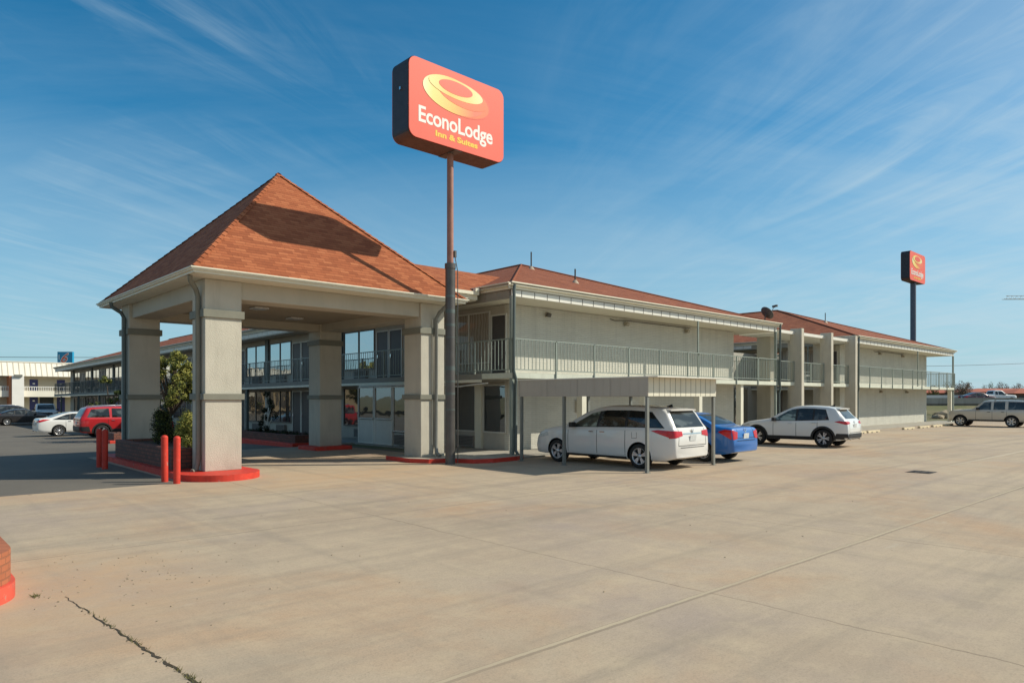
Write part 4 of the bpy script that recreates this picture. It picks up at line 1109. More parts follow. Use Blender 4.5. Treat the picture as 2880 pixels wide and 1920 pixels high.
    # wheels
    for wx in (0, wb):
        for s in (1, -1):
            yo = s * (W - .03)
            b = MB(); wd = .21 * s
            prof = [(r * .66, 0), (r * .70, .012 * s), (r * .93, .010 * s), (r * .985, -.02 * s), (r, -.05 * s), (r, -wd + .05 * s), (r * .98, -wd + .01 * s), (r * .7, -wd)]
            b.lathe(prof, 32, (wx, yo, r), 'y', 0); wh = b.build('wheel', M['rubber'], t, recalc=True)
            b = MB(); R0 = r * sp.get('rimf', .67)
            b.lathe([(R0, .004 * s), (R0 * .94, .004 * s), (R0 * .90, -.03 * s), (R0 * .88, -.09 * s)], 32, (wx, yo, r), 'y', 0)
            b.lathe([(R0 * .95, -.07 * s), (0, -.075 * s)], 24, (wx, yo, r), 'y', 1)
            ns = sp.get('spokes', 5); a0 = random.uniform(0, 2)
            for i in range(ns):
                a = a0 + 2 * math.pi * i / ns
                for da in sp.get('split', (0,)):
                    ca, sa = math.cos(a + da), math.sin(a + da); cb, sb_ = math.cos(a + da * .35), math.sin(a + da * .35)
                    hw0, hw1 = sp.get('spoke_w', (.045, .06))
                    i0 = Vector((wx + cb * .03, yo - .012 * s, r + sb_ * .03)); i1 = Vector((wx + ca * R0 * .93, yo - .004 * s, r + sa * R0 * .93))
                    tn = Vector((-sa, 0, ca)); back = Vector((0, -.05 * s, 0))
                    vv = [i0 - tn * hw0, i0 + tn * hw0, i1 + tn * hw1, i1 - tn * hw1]
                    b.add(vv + [q + back for q in vv], [(0, 1, 2, 3), (0, 4, 5, 1), (1, 5, 6, 2), (2, 6, 7, 3), (3, 7, 4, 0)], 0)
            b.lathe([(.07, -.012 * s), (.06, .004 * s), (0, .008 * s)], 14, (wx, yo, r), 'y', 0)
            b.build('rim', [M[sp.get('rim_mat', 'rim')], M['darktrim']], wh, recalc=True)
    return t

P_ = {}
P_['silver_white'] = car_paint('pearl white paint', (0.72, 0.70, 0.67))
P_['white'] = car_paint('white paint', (0.76, 0.75, 0.72))
P_['blue'] = car_paint('blue paint', (0.0, 0.125, 0.44), 0.0, 0.4)
P_['tan'] = car_paint('champagne paint', (0.60, 0.54, 0.455), 0.2)
P_['red'] = car_paint('red car paint', (0.50, 0.015, 0.02), 0.2)
P_['black'] = car_paint('black paint', (0.006, 0.006, 0.010), 0.0)
P_['maroon'] = car_paint('maroon paint', (0.085, 0.012, 0.022), 0.2)

VAN = dict(w=.995, wb=3.0, r=.345, paint=P_['silver_white'], rear_round=.8, front_round=1.2,
    top=[(-1.10, .85), (-1.085, .98), (-1.05, 1.10), (-.97, 1.24), (-.85, 1.44), (-.73, 1.61), (-.62, 1.68), (-.3, 1.715), (.5, 1.75), (1.1, 1.745), (1.5, 1.705), (1.9, 1.59), (2.3, 1.41), (2.72, 1.175), (2.95, 1.115), (3.35, 1.05), (3.7, .95), (3.93, .80), (4.03, .65), (4.06, .48)],
    belt=[(-1.1, 1.13), (0, 1.13), (1.2, 1.11), (2.4, 1.08), (3.0, 1.05), (4.1, .95)],
    windows=[(-.74, .42, -.30, .40), (.50, 1.42, .48, 1.36), (1.50, 2.50, 1.44, 1.70)], win_drop=.15, tumble=.25,
    screens={'rear_window': ('B', [(-.72, 1.15), (.72, 1.15), (.62, 1.60), (-.62, 1.60)]), 'windshield': ('F', [(-.74, 1.21), (.74, 1.21), (.60, 1.64), (-.60, 1.64)])},
    seams=[1.46, .46, 2.55], tailgate=(.72, .66, 1.12), fuel=(.15, .92), handles=[(1.66, .98), (1.26, .98)], mirror=(2.34, 1.11), mirror_mat='blackplastic', front_glass='car_glass_clear',
    tails=[('S', [(-.40, 1.055), (-1.02, .86), (-1.02, 1.06), (-.60, 1.085)]), ('B', [(.93, .86), (.50, .93), (.52, 1.045), (.93, 1.07)])],
    heads=[('S', [(3.35, .80), (3.92, .70), (3.86, .80), (3.4, .92)])], plate=.86, badge='H', badge_z=1.04, fin=-.35, spoiler=(-.80, 1.70, 1.30),
    trim=[('tailgate_chrome', 'B', [(-.46, .965), (.46, .965), (.46, .995), (-.46, .995)], 'chrome'), ('bumper_gap', 'B', [(-.62, .60), (.62, .60), (.62, .615), (-.62, .615)], 'darktrim'), ('sill_trim_or_shade', 'S', [(.42, .245), (2.6, .245), (2.6, .31), (.42, .31)], 'blackplastic')],
    spokes=5, split=(-.16, .16), spoke_w=(.018, .026))
CROSS = dict(w=.92, wb=2.70, r=.36, paint=P_['white'], rear_round=.6, front_round=1.0, sill=.27,
    top=[(-.93, .74), (-.91, .90), (-.87, 1.02), (-.78, 1.12), (-.60, 1.32), (-.45, 1.50), (-.36, 1.57), (0, 1.625), (.7, 1.66), (1.15, 1.63), (1.55, 1.49), (1.95, 1.28), (2.2, 1.135), (2.5, 1.07), (3.05, .98), (3.40, .85), (3.55, .68), (3.60, .5)],
    belt=[(-.93, 1.12), (0, 1.07), (1.2, 1.02), (2.2, 1.0), (3.6, .92)],
    windows=[(-.18, .35, -.02, .36), (.42, 1.02, .43, 1.02), (1.10, 2.08, 1.10, 1.42)], win_drop=.125, tumble=.30,
    screens={'rear_window': ('B', [(-.60, 1.14), (.60, 1.14), (.50, 1.50), (-.50, 1.50)]), 'windshield': ('F', [(-.70, 1.14), (.70, 1.14), (.56, 1.55), (-.56, 1.55)])},
    seams=[1.06, .22, 2.0], tailgate=(.66, .60, 1.08), handles=[(1.3, .92), (.35, .96)], handle_mat='plate', mirror=(1.95, 1.03), mirror_mat='blackplastic',
    tails=[('S', [(-.42, 1.02), (-.86, .91), (-.86, 1.02), (-.62, 1.06)]), ('B', [(.84, .92), (.50, .95), (.54, 1.02), (.84, 1.05)])],
    heads=[('S', [(3.0, .80), (3.45, .72), (3.4, .80), (3.05, .88)])], plate=.86, badge='oval', badge_z=1.0, flare=True, spoiler=(-.52, 1.575, 1.16), fin=-.05,
    trim=[('sill_trim_or_shade', 'S', [(.42, .28), (2.28, .28), (2.28, .42), (.42, .42)], 'blackplastic')], rear_bumper=(0, .34, .56, 'blackplastic'), exhaust=(.55, -.55), front_glass='car_glass_clear',
    spokes=5, split=(-.2, .2), spoke_w=(.016, .024), rimf=.72)
SEDAN = dict(w=.86, wb=2.6, r=.305, paint=P_['blue'], rear_round=.6, front_round=1.0,
    top=[(-.98, .66), (-.96, .85), (-.93, .98), (-.86, 1.055), (-.55, 1.09), (-.36, 1.12), (-.05, 1.26), (.35, 1.42), (.75, 1.495), (1.15, 1.505), (1.5, 1.45), (1.9, 1.25), (2.2, 1.08), (2.45, 1.02), (3.0, .92), (3.35, .78), (3.48, .62), (3.52, .48)],
    belt=[(-.98, .98), (0, .985), (1.2, .95), (2.2, .92), (3.5, .85)],
    windows=[(-.20, .50, .36, .55), (.60, 1.30, .62, 1.26), (1.38, 2.06, 1.36, 1.58)], win_drop=.11, tumble=.28,
    screens={'rear_window': ('B', [(-.58, 1.14), (.58, 1.14), (.48, 1.43), (-.48, 1.43)]), 'windshield': ('F', [(-.64, 1.06), (.64, 1.06), (.52, 1.42), (-.52, 1.42)])},
    seams=[1.33, .3, 2.2], tailgate=(.52, .74, 1.02), handles=[(1.5, .84), (.5, .86)], mirror=(2.0, .94), mirror_mat='blackplastic',
    tails=[('S', [(-.50, .93), (-.93, .70), (-.90, .98), (-.70, 1.0)]), ('B', [(.76, .70), (.55, .72), (.48, .92), (.76, .99)])],
    heads=[('S', [(2.95, .70), (3.3, .62), (3.25, .74), (2.95, .82)])], plate=.80, badge='oval', badge_z=.98, handle_mat='chrome',
    trim=[('bumper_gap', 'B', [(-.55, .66), (.55, .66), (.55, .675), (-.55, .675)], 'darktrim')], spokes=7, spoke_w=(.02, .03))
BIGSUV = dict(w=.96, wb=2.98, r=.37, paint=P_['tan'], rear_round=.3, front_round=.5, sill=.36,
    top=[(-1.18, .80), (-1.17, 1.08), (-1.14, 1.30), (-1.06, 1.66), (-.98, 1.76), (-.5, 1.80), (.5, 1.82), (1.35, 1.81), (1.62, 1.75), (1.9, 1.54), (2.2, 1.28), (2.32, 1.20), (2.8, 1.16), (3.4, 1.11), (3.66, 1.03), (3.74, .85), (3.76, .52)],
    belt=[(-1.2, 1.15), (2.2, 1.13), (3.8, 1.05)],
    windows=[(-.92, .18, -.87, .18), (.36, 1.02, .36, 1.00), (1.16, 2.04, 1.16, 1.55)], win_drop=.12, tumble=.16, surround=False,
    screens={'rear_window': ('B', [(-.72, 1.20), (.72, 1.20), (.66, 1.66), (-.66, 1.66)]), 'windshield': ('F', [(-.76, 1.26), (.76, 1.26), (.68, 1.70), (-.68, 1.70)])},
    seams=[1.09, .27, 2.05], handles=[(1.28, 1.0), (.48, 1.0)], handle_mat='blackplastic', mirror=(1.95, 1.18), mirror_mat='blackplastic',
    heads=[('F', [(.88, .80), (.55, .80), (.55, 1.0), (.88, 1.0)])], tails=[('B', [(.92, .85), (.78, .85), (.78, 1.2), (.92, 1.2)])], flare=False, rails=(-.7, 1.0), rail_mat='blackplastic',
    trim=[('sill_trim_or_shade', 'S', [(.45, .37), (2.5, .37), (2.5, .47), (.45, .47)], 'blackplastic')], spokes=6, spoke_w=(.035, .05), gap=.08)
REDSUV = dict(w=.97, wb=2.86, r=.375, paint=P_['red'], rear_round=.45, front_round=.9, sill=.28,
    top=[(-1.05, .80), (-1.04, 1.02), (-1.0, 1.14), (-.88, 1.38), (-.76, 1.60), (-.66, 1.70), (-.2, 1.75), (.8, 1.78), (1.3, 1.75), (1.7, 1.62), (2.1, 1.38), (2.4, 1.21), (2.7, 1.17), (3.3, 1.10), (3.65, .98), (3.78, .78), (3.82, .5)],
    belt=[(-1.05, 1.14), (1, 1.12), (2.3, 1.09), (3.8, 1.0)],
    windows=[(-.72, .38, -.50, .36), (.50, 1.26, .50, 1.24), (1.36, 2.22, 1.36, 1.66)], win_drop=.13, tumble=.24, surround=False,
    screens={'rear_window': ('B', [(-.64, 1.20), (.64, 1.20), (.56, 1.60), (-.56, 1.60)]), 'windshield': ('F', [(-.72, 1.22), (.72, 1.22), (.6, 1.66), (-.6, 1.66)])},
    seams=[1.3, .3, 2.3], handles=[(1.5, .98), (.55, .98)], handle_mat='chrome', mirror=(2.1, 1.12), mirror_mat='blackplastic',
    tails=[('S', [(-.62, 1.08), (-1.0, .88), (-1.0, 1.1), (-.72, 1.13)]), ('B', [(.9, .9), (.6, .93), (.62, 1.08), (.9, 1.12)])], rails=(-.5, 1.1), rail_mat='rim', flare=True,
    trim=[('tailgate_chrome', 'B', [(-.5, .98), (.5, .98), (.5, 1.06), (-.5, 1.06)], 'chrome'), ('sill_trim_or_shade', 'S', [(.50, .30), (2.4, .30), (2.4, .52), (.50, .52)], 'blackplastic')], rear_bumper=(0, .30, .66, 'blackplastic'), plate=.86, spokes=5, spoke_w=(.03, .05))  # tall black sill and bumper cladding paints shade onto the lower body
WHITESEDAN = dict(SEDAN, w=.915, wb=2.78, r=.335, paint=P_['white'],
    top=[(-1.08, .62), (-1.06, .84), (-1.0, 1.0), (-.92, 1.075), (-.62, 1.10), (-.45, 1.125), (-.1, 1.25), (.35, 1.395), (.8, 1.46), (1.3, 1.47), (1.7, 1.39), (2.1, 1.19), (2.4, 1.05), (2.7, .99), (3.2, .90), (3.55, .76), (3.70, .60), (3.74, .46)],
    belt=[(-1.08, 1.0), (0, .985), (1.2, .95), (2.4, .92), (3.7, .84)], windows=[(-.30, .52, .42, .56), (.62, 1.42, .64, 1.38), (1.50, 2.24, 1.48, 1.76)],
    tails=[('S', [(-.42, 1.01), (-1.0, .84), (-.98, .97), (-.8, 1.02)]), ('B', [(.82, .83), (.45, .86), (.45, .96), (.82, .99)])], seams=[1.46, .36, 2.35], handles=[(1.62, .86), (.55, .9)], plate=.78, spokes=9, spoke_w=(.018, .025), exhaust=(.5, -.5), mirror=(2.15, .95))
PICKUP = dict(w=.98, wb=3.3, r=.385, paint=P_['white'], rear_round=.2, front_round=.55, sill=.40,
    top=[(-1.15, .85), (-1.14, 1.10), (-1.10, 1.20), (-.6, 1.21), (.55, 1.22), (.72, 1.24), (.80, 1.55), (.90, 1.78), (1.1, 1.86), (1.7, 1.87), (2.05, 1.80), (2.4, 1.52), (2.65, 1.29), (2.85, 1.22), (3.5, 1.18), (4.0, 1.10), (4.16, .95), (4.2, .55)],
    belt=[(-1.2, 1.19), (4.2, 1.10)], windows=[(.92, 1.35, .98, 1.33), (1.43, 2.42, 1.42, 2.0)], surround=False, win_drop=.13, tumble=.18,
    screens={'rear_window': ('B', [(-.68, 1.32), (.68, 1.32), (.6, 1.72), (-.6, 1.72)]), 'windshield': ('F', [(-.76, 1.28), (.76, 1.28), (.66, 1.76), (-.66, 1.76)])}, seams=[1.4, .85, 2.5], handles=[(1.55, 1.04)],
    heads=[('F', [(.86, .82), (.5, .82), (.5, 1.0), (.86, 1.02)])], tails=[('B', [(.95, .85), (.8, .85), (.8, 1.15), (.95, 1.15)])], mirror=(2.35, 1.22), mirror_mat='blackplastic', plate=None,
    trim=[('radiator_grille', 'F', [(-.46, .78), (.46, .78), (.46, 1.0), (-.46, 1.0)], 'darktrim'), ('front_bumper', 'F', [(-.8, .5), (.8, .5), (.8, .68), (-.8, .68)], 'chrome')], spokes=6, spoke_w=(.03, .045), gap=.08)
del PICKUP['plate']

make_car('minivan', 'white minivan parked nose in under the small carport', 'minivan', VAN, (16.68, 11.78, 0), R_(92.3))
make_car('sedan', 'bright blue sedan parked beside the carport', 'car', SEDAN, (19.75, 11.72, 0), R_(91))
make_car('crossover', 'white crossover with black wheel arch trim parked beyond the blue sedan', 'suv', CROSS, (28.72, 11.9, 0), R_(94))
make_car('suv', 'tan full size suv parked in front of the far motel block at the right edge', 'suv', BIGSUV, (57.15, 11.4, 0), R_(90))
make_car('sedan', 'white sedan parked left of the canopy next to the red vehicle', 'car', WHITESEDAN, (8.5, 49.8, fall(49.8)), R_(0))
make_car('suv', 'red suv with lower body blackened as shade parked behind the left canopy column', 'suv', REDSUV, (9.6, 44.5, fall(44.5)), R_(0))
make_car('sedan', 'black sedan parked at the far left edge', 'car', dict(WHITESEDAN, paint=P_['black']), (9.25, 77.0, fall(77)), R_(2))
make_car('pickup_truck', 'white pickup facing the camera behind the white sedan', 'pickup', PICKUP, (13.9, 87.8, fall(88)), R_(-95))
make_car('suv', 'dark suv whose roof shows behind the black sedan', 'suv', dict(REDSUV, paint=P_['black']), (11.2, 84.5, 0), R_(0)) if 0 else None
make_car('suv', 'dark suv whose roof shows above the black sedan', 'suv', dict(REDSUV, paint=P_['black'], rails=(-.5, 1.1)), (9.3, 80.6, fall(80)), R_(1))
pp = at(95, 63.6, 1.25)
make_car('sedan', 'maroon sedan driving along the raised highway', 'car', dict(SEDAN, paint=P_['maroon']), tuple(pp - Vector((RT[0], RT[1], 0)) * 1.3), R_(-42.9))
pp = at(103, 71.5, 1.25)
make_car('pickup_truck', 'white pickup driving along the raised highway', 'pickup', dict(PICKUP, paint=P_['white']), tuple(pp - Vector((RT[0], RT[1], 0)) * 1.6), R_(-42.9))
# ------------------------------------------------------------------ pylon signs
def text_mesh(body, bold=0.0, spacing=1.0):
    cu = bpy.data.curves.new('lettering', 'FONT'); cu.body = body; cu.size = 1.0; cu.offset = bold; cu.space_character = spacing; cu.resolution_u = 4; cu.extrude = 0.0; cu.fill_mode = 'FRONT'
    o = bpy.data.objects.new('lettering', cu); COL.objects.link(o)
    dg = bpy.context.evaluated_depsgraph_get(); dg.update()
    me = o.evaluated_get(dg).to_mesh()
    v = [tuple(p.co) for p in me.vertices]; f = [tuple(p.vertices) for p in me.polygons]
    o.evaluated_get(dg).to_mesh_clear(); bpy.data.objects.remove(o); bpy.data.curves.remove(cu)
    return v, f

def lettering(parent, body, mat, x0, x1, zbase, ztop, y, ref='E', bold=.02, spacing=1.0, shear=0.0, name='lettering', fx=None):
    """letters on the -y face: cap top of `ref` at ztop, baseline at zbase, squeezed to x0..x1"""
    v, f = text_mesh(body, bold, spacing)
    rv, _ = text_mesh(ref, bold)
    ch = max(p[1] for p in rv); bl = min(p[1] for p in rv)
    xa = min(p[0] for p in v); xb = max(p[0] for p in v)
    sx = (x1 - x0) / (xb - xa); sz = (ztop - zbase) / (ch - bl)
    b = MB(); b.add([(x0 + (p[0] - xa) * sx + shear * (p[1] - bl) * sz, y, zbase + (p[1] - bl) * sz) for p in v], f)
    return b.build(name, mat, parent)

def ellipse(b, cx, cz, rx, rz, y, n=48, tilt=0.0, mi=0):
    v = []; uv = []
    for k in range(n):
        a = 2 * math.pi * k / n; x = rx * math.cos(a); z = rz * math.sin(a)
        v.append((cx + x * math.cos(tilt) - z * math.sin(tilt), y, cz + x * math.sin(tilt) + z * math.cos(tilt))); uv.append((x / rx / 2 + .5, z / rz / 2 + .5))
    b.add(v, [tuple(range(n))], mi, [uv])

def pylon(name, label, px, py, sx, w, h, zb, depth, pole_parts, far=False):
    t = thing(name, label, 'sign', (px, py, 0))
    yf = py - depth / 2; x0 = px - w / 2; zt = zb + h
    rr = h * .11
    def rrect(e):
        return [(a, c) for (a, c) in rounded(x0 + e, x0 + w - e, zb + e, zt - e, rr, 7)]
    b = MB(); P = rrect(0); n = len(P)
    v = [(a, yf + .03, c) for a, c in P] + [(a, py + depth / 2 - .03, c) for a, c in P]
    for i in range(n):
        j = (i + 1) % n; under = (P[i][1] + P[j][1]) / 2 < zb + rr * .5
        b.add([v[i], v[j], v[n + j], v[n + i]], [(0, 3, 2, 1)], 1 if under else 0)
    b.build('cabinet', [M['cab_dark'], M['cab_under']], t)
    for (ya, yb, nm) in ((yf, yf + .035, 'sign_face'), (py + depth / 2 - .035, py + depth / 2, 'sign_face')):
        b = MB(); Q = rrect(.012 if not far else .02); b.add([(a, ya, c) for a, c in Q] + [(a, yb, c) for a, c in Q], [tuple(range(n)), tuple(range(2 * n - 1, n - 1, -1))] + [(i, n + i, n + (i + 1) % n, (i + 1) % n) for i in range(n)])
        fc = b.build(nm, M['signface'], t)
        if ya == yf: face = fc
    U = lambda u: x0 + u * w
    Z = lambda q: zt - q * h
    s = .004 * (1 if not far else 4)
    b = MB(); ellipse(b, U(.488), Z(.325), .352 * w, .228 * h, yf - s, tilt=-.05); b.build('emblem_shadow', M['em_red'], face)
    b = MB(); ellipse(b, U(.478), Z(.325), .345 * w, .219 * h, yf - 1.4 * s, tilt=-.05); b.build('emblem_body', M['em_orange'], face)
    b = MB(); ellipse(b, U(.448), Z(.323), .315 * w, .222 * h, yf - 2 * s, tilt=-.05); b.build('emblem_swirl', M['em_yellow'], face)
    b = MB(); ellipse(b, U(.545), Z(.285), .262 * w, .150 * h, yf - 3 * s, tilt=-.04); b.build('emblem_inner', M['em_orange'], face)
    b = MB(); ellipse(b, U(.472), Z(.232), .282 * w, .122 * h, yf - 4 * s, tilt=-.03); b.build('emblem_ring', M['em_yellow2'], face)
    b = MB(); ellipse(b, U(.466), Z(.217), .176 * w, .084 * h, yf - 5 * s); b.build('emblem_eye', M['em_red'], face)
    lettering(face, 'EconoLodge', M['lett_white'], U(.093), U(.868), Z(.790), Z(.588), yf - s, 'E', .022, .97)
    lettering(face, 'Inn & Suites', M['lett_yellow'], U(.258), U(.70), Z(.908), Z(.832), yf - s, 'I', .045, 1.0)
    if not far:
        b = MB(); b.cbox((x0 - .02, py - .05, zb + h * .62), (.05, .07, .08)); b.build('sign_light_sensor', M['chrome'], t)
    for (r, z0, z1, mat) in pole_parts:
        b = MB(); b.tube([(px, py, z0), (px, py, z1)], r, 16); b.build('pole', M[mat], t)
    return t
sg = pylon('pylon_sign', 'tall red motel pylon sign on a two tone pole beside the canopy', 12.72, 16.38, 1, 3.53, 2.25, 9.18, .84,
           [(.147, -.01, 5.78, 'pole_dark'), (.165, 5.78, 5.93, 'pole_dark'), (.098, 5.93, 9.24, 'pole_rust')])
b = MB(); b.box(12.58, 12.86, 15.98, 16.78, 9.165, 9.178); b.build('mounting_plate', M['pole_dark'], sg)
b = MB(); b.cbox((12.84, 16.30, 6.22), (.07, .06, .2)); b.build('junction_box', M['pole_dark'], sg)
b = MB(); b.tube([(12.84, 16.3, 6.13), (12.86, 16.2, 5.7), (12.88, 16.22, 1.2), (12.88, 16.22, .05)], .014, 6); b.build('conduit', M['pole_dark'], sg)
for k in range(9):
    b = MB(); b.tube([(12.72, 16.38, 1.6 + k * .42 + random.uniform(-.1, .1)), (12.72, 16.38, 1.63 + k * .42)], .150, 16)
    b.build('pole_strap', M['green_dark'], sg)
pylon('pylon_sign', 'distant red motel sign on a tall slate pole above the far block', at(112, 64.5).x, at(112, 64.5).y, 1, 7.3, 4.6, 20.5, 1.32, [(.42, -.01, 20.4, 'pole_blue'), (.6, -.01, 10.0, 'pole_blue')], far=True)

# ------------------------------------------------------------------ carport
cp = thing('carport', 'small flat roofed metal carport with grey siding valance on steel posts', 'carport', (16.4, 13.2, 0))
X0, X1, Y0, Y1 = 14.9, 18.2, 10.85, 15.75
b = MB(); b.box(X0 - .02, X1 + .35, Y0 - .32, Y1 + .05, 2.495, 2.522); b.build('roof_sheet', M['white_sheet'], cp)
b = MB(); b.box(X0 + .03, X1 - .03, Y0 + .03, Y1, 2.40, 2.47); b.build('roof_deck', M['carport'], cp)
b = MB(); b.box(X0, X0 + .025, Y0, Y1, 2.0, 2.494, 0)
y = Y0 + .3
while y < Y1: b.box(X0 - .004, X0 - .001, y - .006, y + .006, 2.0, 2.494, 0); y += .3
y = Y0 + .05
while y < Y1: b.box(X0 - .003, X0 - .0005, y - .003, y + .003, 2.0, 2.494, 1) if int(y * 10) % 12 == 0 else None; y += .1
b.build('valance', [M['carport'], M['seam']], cp)
b = MB(); b.box(X0 + .026, X1, Y0, Y0 + .025, 2.0, 2.494, 0)
x = X0 + .25
while x < X1 - .05: b.box(x - .008, x + .008, Y0 - .003, Y0 - .0005, 2.0, 2.494, 1); x += .25
b.build('valance', [M['trim'], M['band']], cp)
b = MB(); b.box(X1 - .001, X1 + .024, Y0, Y1, 2.0, 2.494); b.build('valance', M['carport'], cp)
for (x, y) in ((X0 + .05, Y0 + .06), (X0 + .05, 13.85), (X1 - .03, Y0 + .06), (X1 - .1, 13.85), (X0 + .05, 15.65), (X1 - .1, 15.65)):
    b = MB(); b.box(x - .045, x + .045, y - .035, y + .035, -.005, 2.42); b.box(x - .08, x + .08, y - .07, y + .07, -.005, .014); b.build('post', M['steel_post'], cp)

# ------------------------------------------------------------------ bollards, wheel stops, drain
def bollard(label, x, y, tilt):
    t = thing('bollard', label, 'bollard', (x, y, 0), 0, 'red bollards guarding the kerb island', local=True)
    b = MB(); b.tube([(0, 0, -.01), (tilt * .5, 0, .5), (tilt, 0, 1.04)], .075, 18); b.lathe([(.075, 1.04), (.06, 1.07), (.03, 1.085), (0, 1.09)], 18, (tilt, 0, 0)); b.build('pipe', M['red'], t)
bollard('red bollard standing nearest the camera in front of the front column', 5.22, 16.86, .005)
bollard('red bollard just left of the nearest one, in front of the brick planter', 5.14, 17.46, -.006)
bollard('shaded red bollard at the rear end of the island, right one of that pair', 4.86, 21.75, .008)
bollard('shaded red bollard at the rear end of the island, left one of that pair', 4.88, 22.45, -.005)
def stop_mesh():
    b = MB()
    prof = [(-.09, 0), (.09, 0), (.075, .10), (.05, .125), (-.05, .125), (-.075, .10)]
    L = .9; v = [(s * L, y, z) for s in (-1, 1) for (y, z) in prof]
    b.add(v, [(0, 1, 7, 6), (1, 2, 8, 7), (2, 3, 9, 8), (3, 4, 10, 9), (4, 5, 11, 10), (5, 0, 6, 11), (5, 4, 3, 2, 1, 0), (6, 7, 8, 9, 10, 11)], 0)
    for x in (-.38, .38): b.box(x - .11, x + .11, -.095, -.078, .0, .05, 1)
    return b
base = None
for i, (x, lab) in enumerate(((39.9, 'cream concrete wheel stop just right of the white crossover'), (41.95, 'cream concrete wheel stop second from the white crossover'), (47.9, 'cream concrete wheel stop first in the group before the far block'), (50.9, 'cream concrete wheel stop second in the group before the far block'), (53.7, 'cream concrete wheel stop third in the group before the far block'), (56.3, 'cream concrete wheel stop nearest the tan vehicle'))):
    if base is None:
        base = stop_mesh().build('wheel_stop', [M['conc_stop'], M['seam']], bevel=.012); o = base
    else:
        o = base.copy(); COL.objects.link(o)
    o.location = (x, 15.0 + .03 * i, 0); o.rotation_euler = (0, 0, random.uniform(-.03, .03))
    tag(o, lab, 'wheel stop', 'concrete wheel stops')
b = MB(); b.box(20.1, 20.72, 5.82, 6.4, -.004, .004, 1)
for k in range(7): b.box(20.13 + k * .083, 20.165 + k * .083, 5.85, 6.37, .0041, .014, 0)
for k in range(4): b.box(20.13, 20.69, 5.85 + k * .16, 5.88 + k * .16, .0041, .0135, 0)
tag(b.build('drain_grate', [M['iron'], M['darktrim']]), 'rusty iron drain grate set in the concrete', 'drain')

# ------------------------------------------------------------------ foliage
def leaves(b, c, rad, n, size, mis, rnd, squash=1.0, shell=.55, up=0.25):
    c = Vector(c)
    for _ in range(n):
        d = Vector((rnd.gauss(0, 1), rnd.gauss(0, 1), rnd.gauss(0, 1))).normalized()
        q = rad * (shell + (1 - shell) * rnd.random()) * (1 + .12 * rnd.gauss(0, 1))
        p = c + Vector((d.x, d.y, d.z * squash)) * q
        nn = (d + Vector((rnd.gauss(0, .5), rnd.gauss(0, .5), rnd.gauss(0, .5) + up))).normalized()
        a = nn.cross(Vector((rnd.gauss(0, 1), rnd.gauss(0, 1), rnd.gauss(0, 1)))).normalized(); e = nn.cross(a)
        s = size * rnd.uniform(.6, 1.35)
        b.add([p - a * s * .5, p + e * s * .32, p + a * s * .6, p - e * s * .32], [(0, 1, 2, 3)], rnd.choice(mis))
LM = ['leaf_light', 'leaf_mid', 'leaf_dark', 'leaf_black']
def shrub(name, label, x, y, z, h, w, pal, n, seed, cone=False, size=.05):
    rnd = random.Random(seed); t = thing(name, label, 'shrub', (x, y, z))
    b = MB(); b.tube([(x, y, z - .02), (x, y, z + h * .6)], [.05, .02], 7); b.build('stem', M['bark'], t)
    b = MB()
    for k in range(26):
        q = rnd.random(); zz = z + h * (.14 + .76 * q); ww = w * ((1 - q * .75) if cone else math.sqrt(max(.12, 1 - (2 * q - 1) ** 2)))
        a = rnd.uniform(0, 6.28); rr_ = ww * .55 * math.sqrt(rnd.random())
        leaves(b, (x + rr_ * math.cos(a), y + rr_ * math.sin(a), zz), w * rnd.uniform(.30, .48), n // 26, size, pal, rnd)
    b.build('foliage', [M[q] for q in LM], t)
shrub('clipped_shrub', 'dark conical shrub in the canopy planter', 6.42, 22.0, .62, 1.08, .56, [1, 2, 2, 3], 8500, 1, True, .045)
shrub('clipped_shrub', 'round yellow green shrub in the canopy planter nearer the front column', 6.40, 19.65, .60, .98, .50, [0, 0, 0, 1], 7000, 2, False, .045)

def cloud_tree(name, label, x, y, z, trunk_h, clumps, n, size, pal, seed, group=None):
    rnd = random.Random(seed); t = thing(name, label, 'tree', (x, y, z), 0, group)
    b = MB(); lean = rnd.uniform(-.1, .1)
    T = [(x, y, z - .03), (x + lean, y, z + trunk_h * .5), (x + lean * .4, y + .05, z + trunk_h), (x + lean, y, z + trunk_h * 1.6)]
    b.tube(T, [.13, .10, .075, .03], 8)
    for (cx, cy, cz, r) in clumps:
        b.tube([(x + lean * .4, y + .05, z + min(trunk_h, cz * .7)), (x + cx * .5, y + cy * .5, z + cz * .75), (x + cx * .85, y + cy * .85, z + cz - r * .2)], [.05, .035, .012], 6)
    b.build('trunk', M['bark'], t)
    b = MB()
    for (cx, cy, cz, r) in clumps:
        for k in range(7):
            d = Vector((rnd.gauss(0, 1), rnd.gauss(0, 1), rnd.gauss(0, .7))).normalized() * r * .62
            leaves(b, (x + cx + d.x, y + cy + d.y, z + cz + d.z), r * rnd.uniform(.38, .6), n // 7, size, pal if rnd.random() < .75 else pal[1:], rnd, .8)
    b.build('crown', [M[q] for q in LM], t)
rnd = random.Random(21)
cl = []
for k in range(28):
    q = k / 27; zz = 1.6 + 2.2 * q; rad = 1.45 * (1 - .45 * q) * rnd.uniform(.45, 1.15); a = rnd.uniform(0, 6.28)
    cl.append((rad * math.cos(a), rad * math.sin(a), zz, rnd.uniform(.32, .50)))
cl += [(.1, -.2, 3.7, .3), (-.35, .2, 3.45, .26), (.55, -.3, 3.35, .36)]
cloud_tree('juniper_tree', 'dense tufted juniper tree in the planter seen between the left canopy columns', 11.25, 37.2, .22, .8, cl, 640, .085, [0, 0, 0, 1, 2], 8)
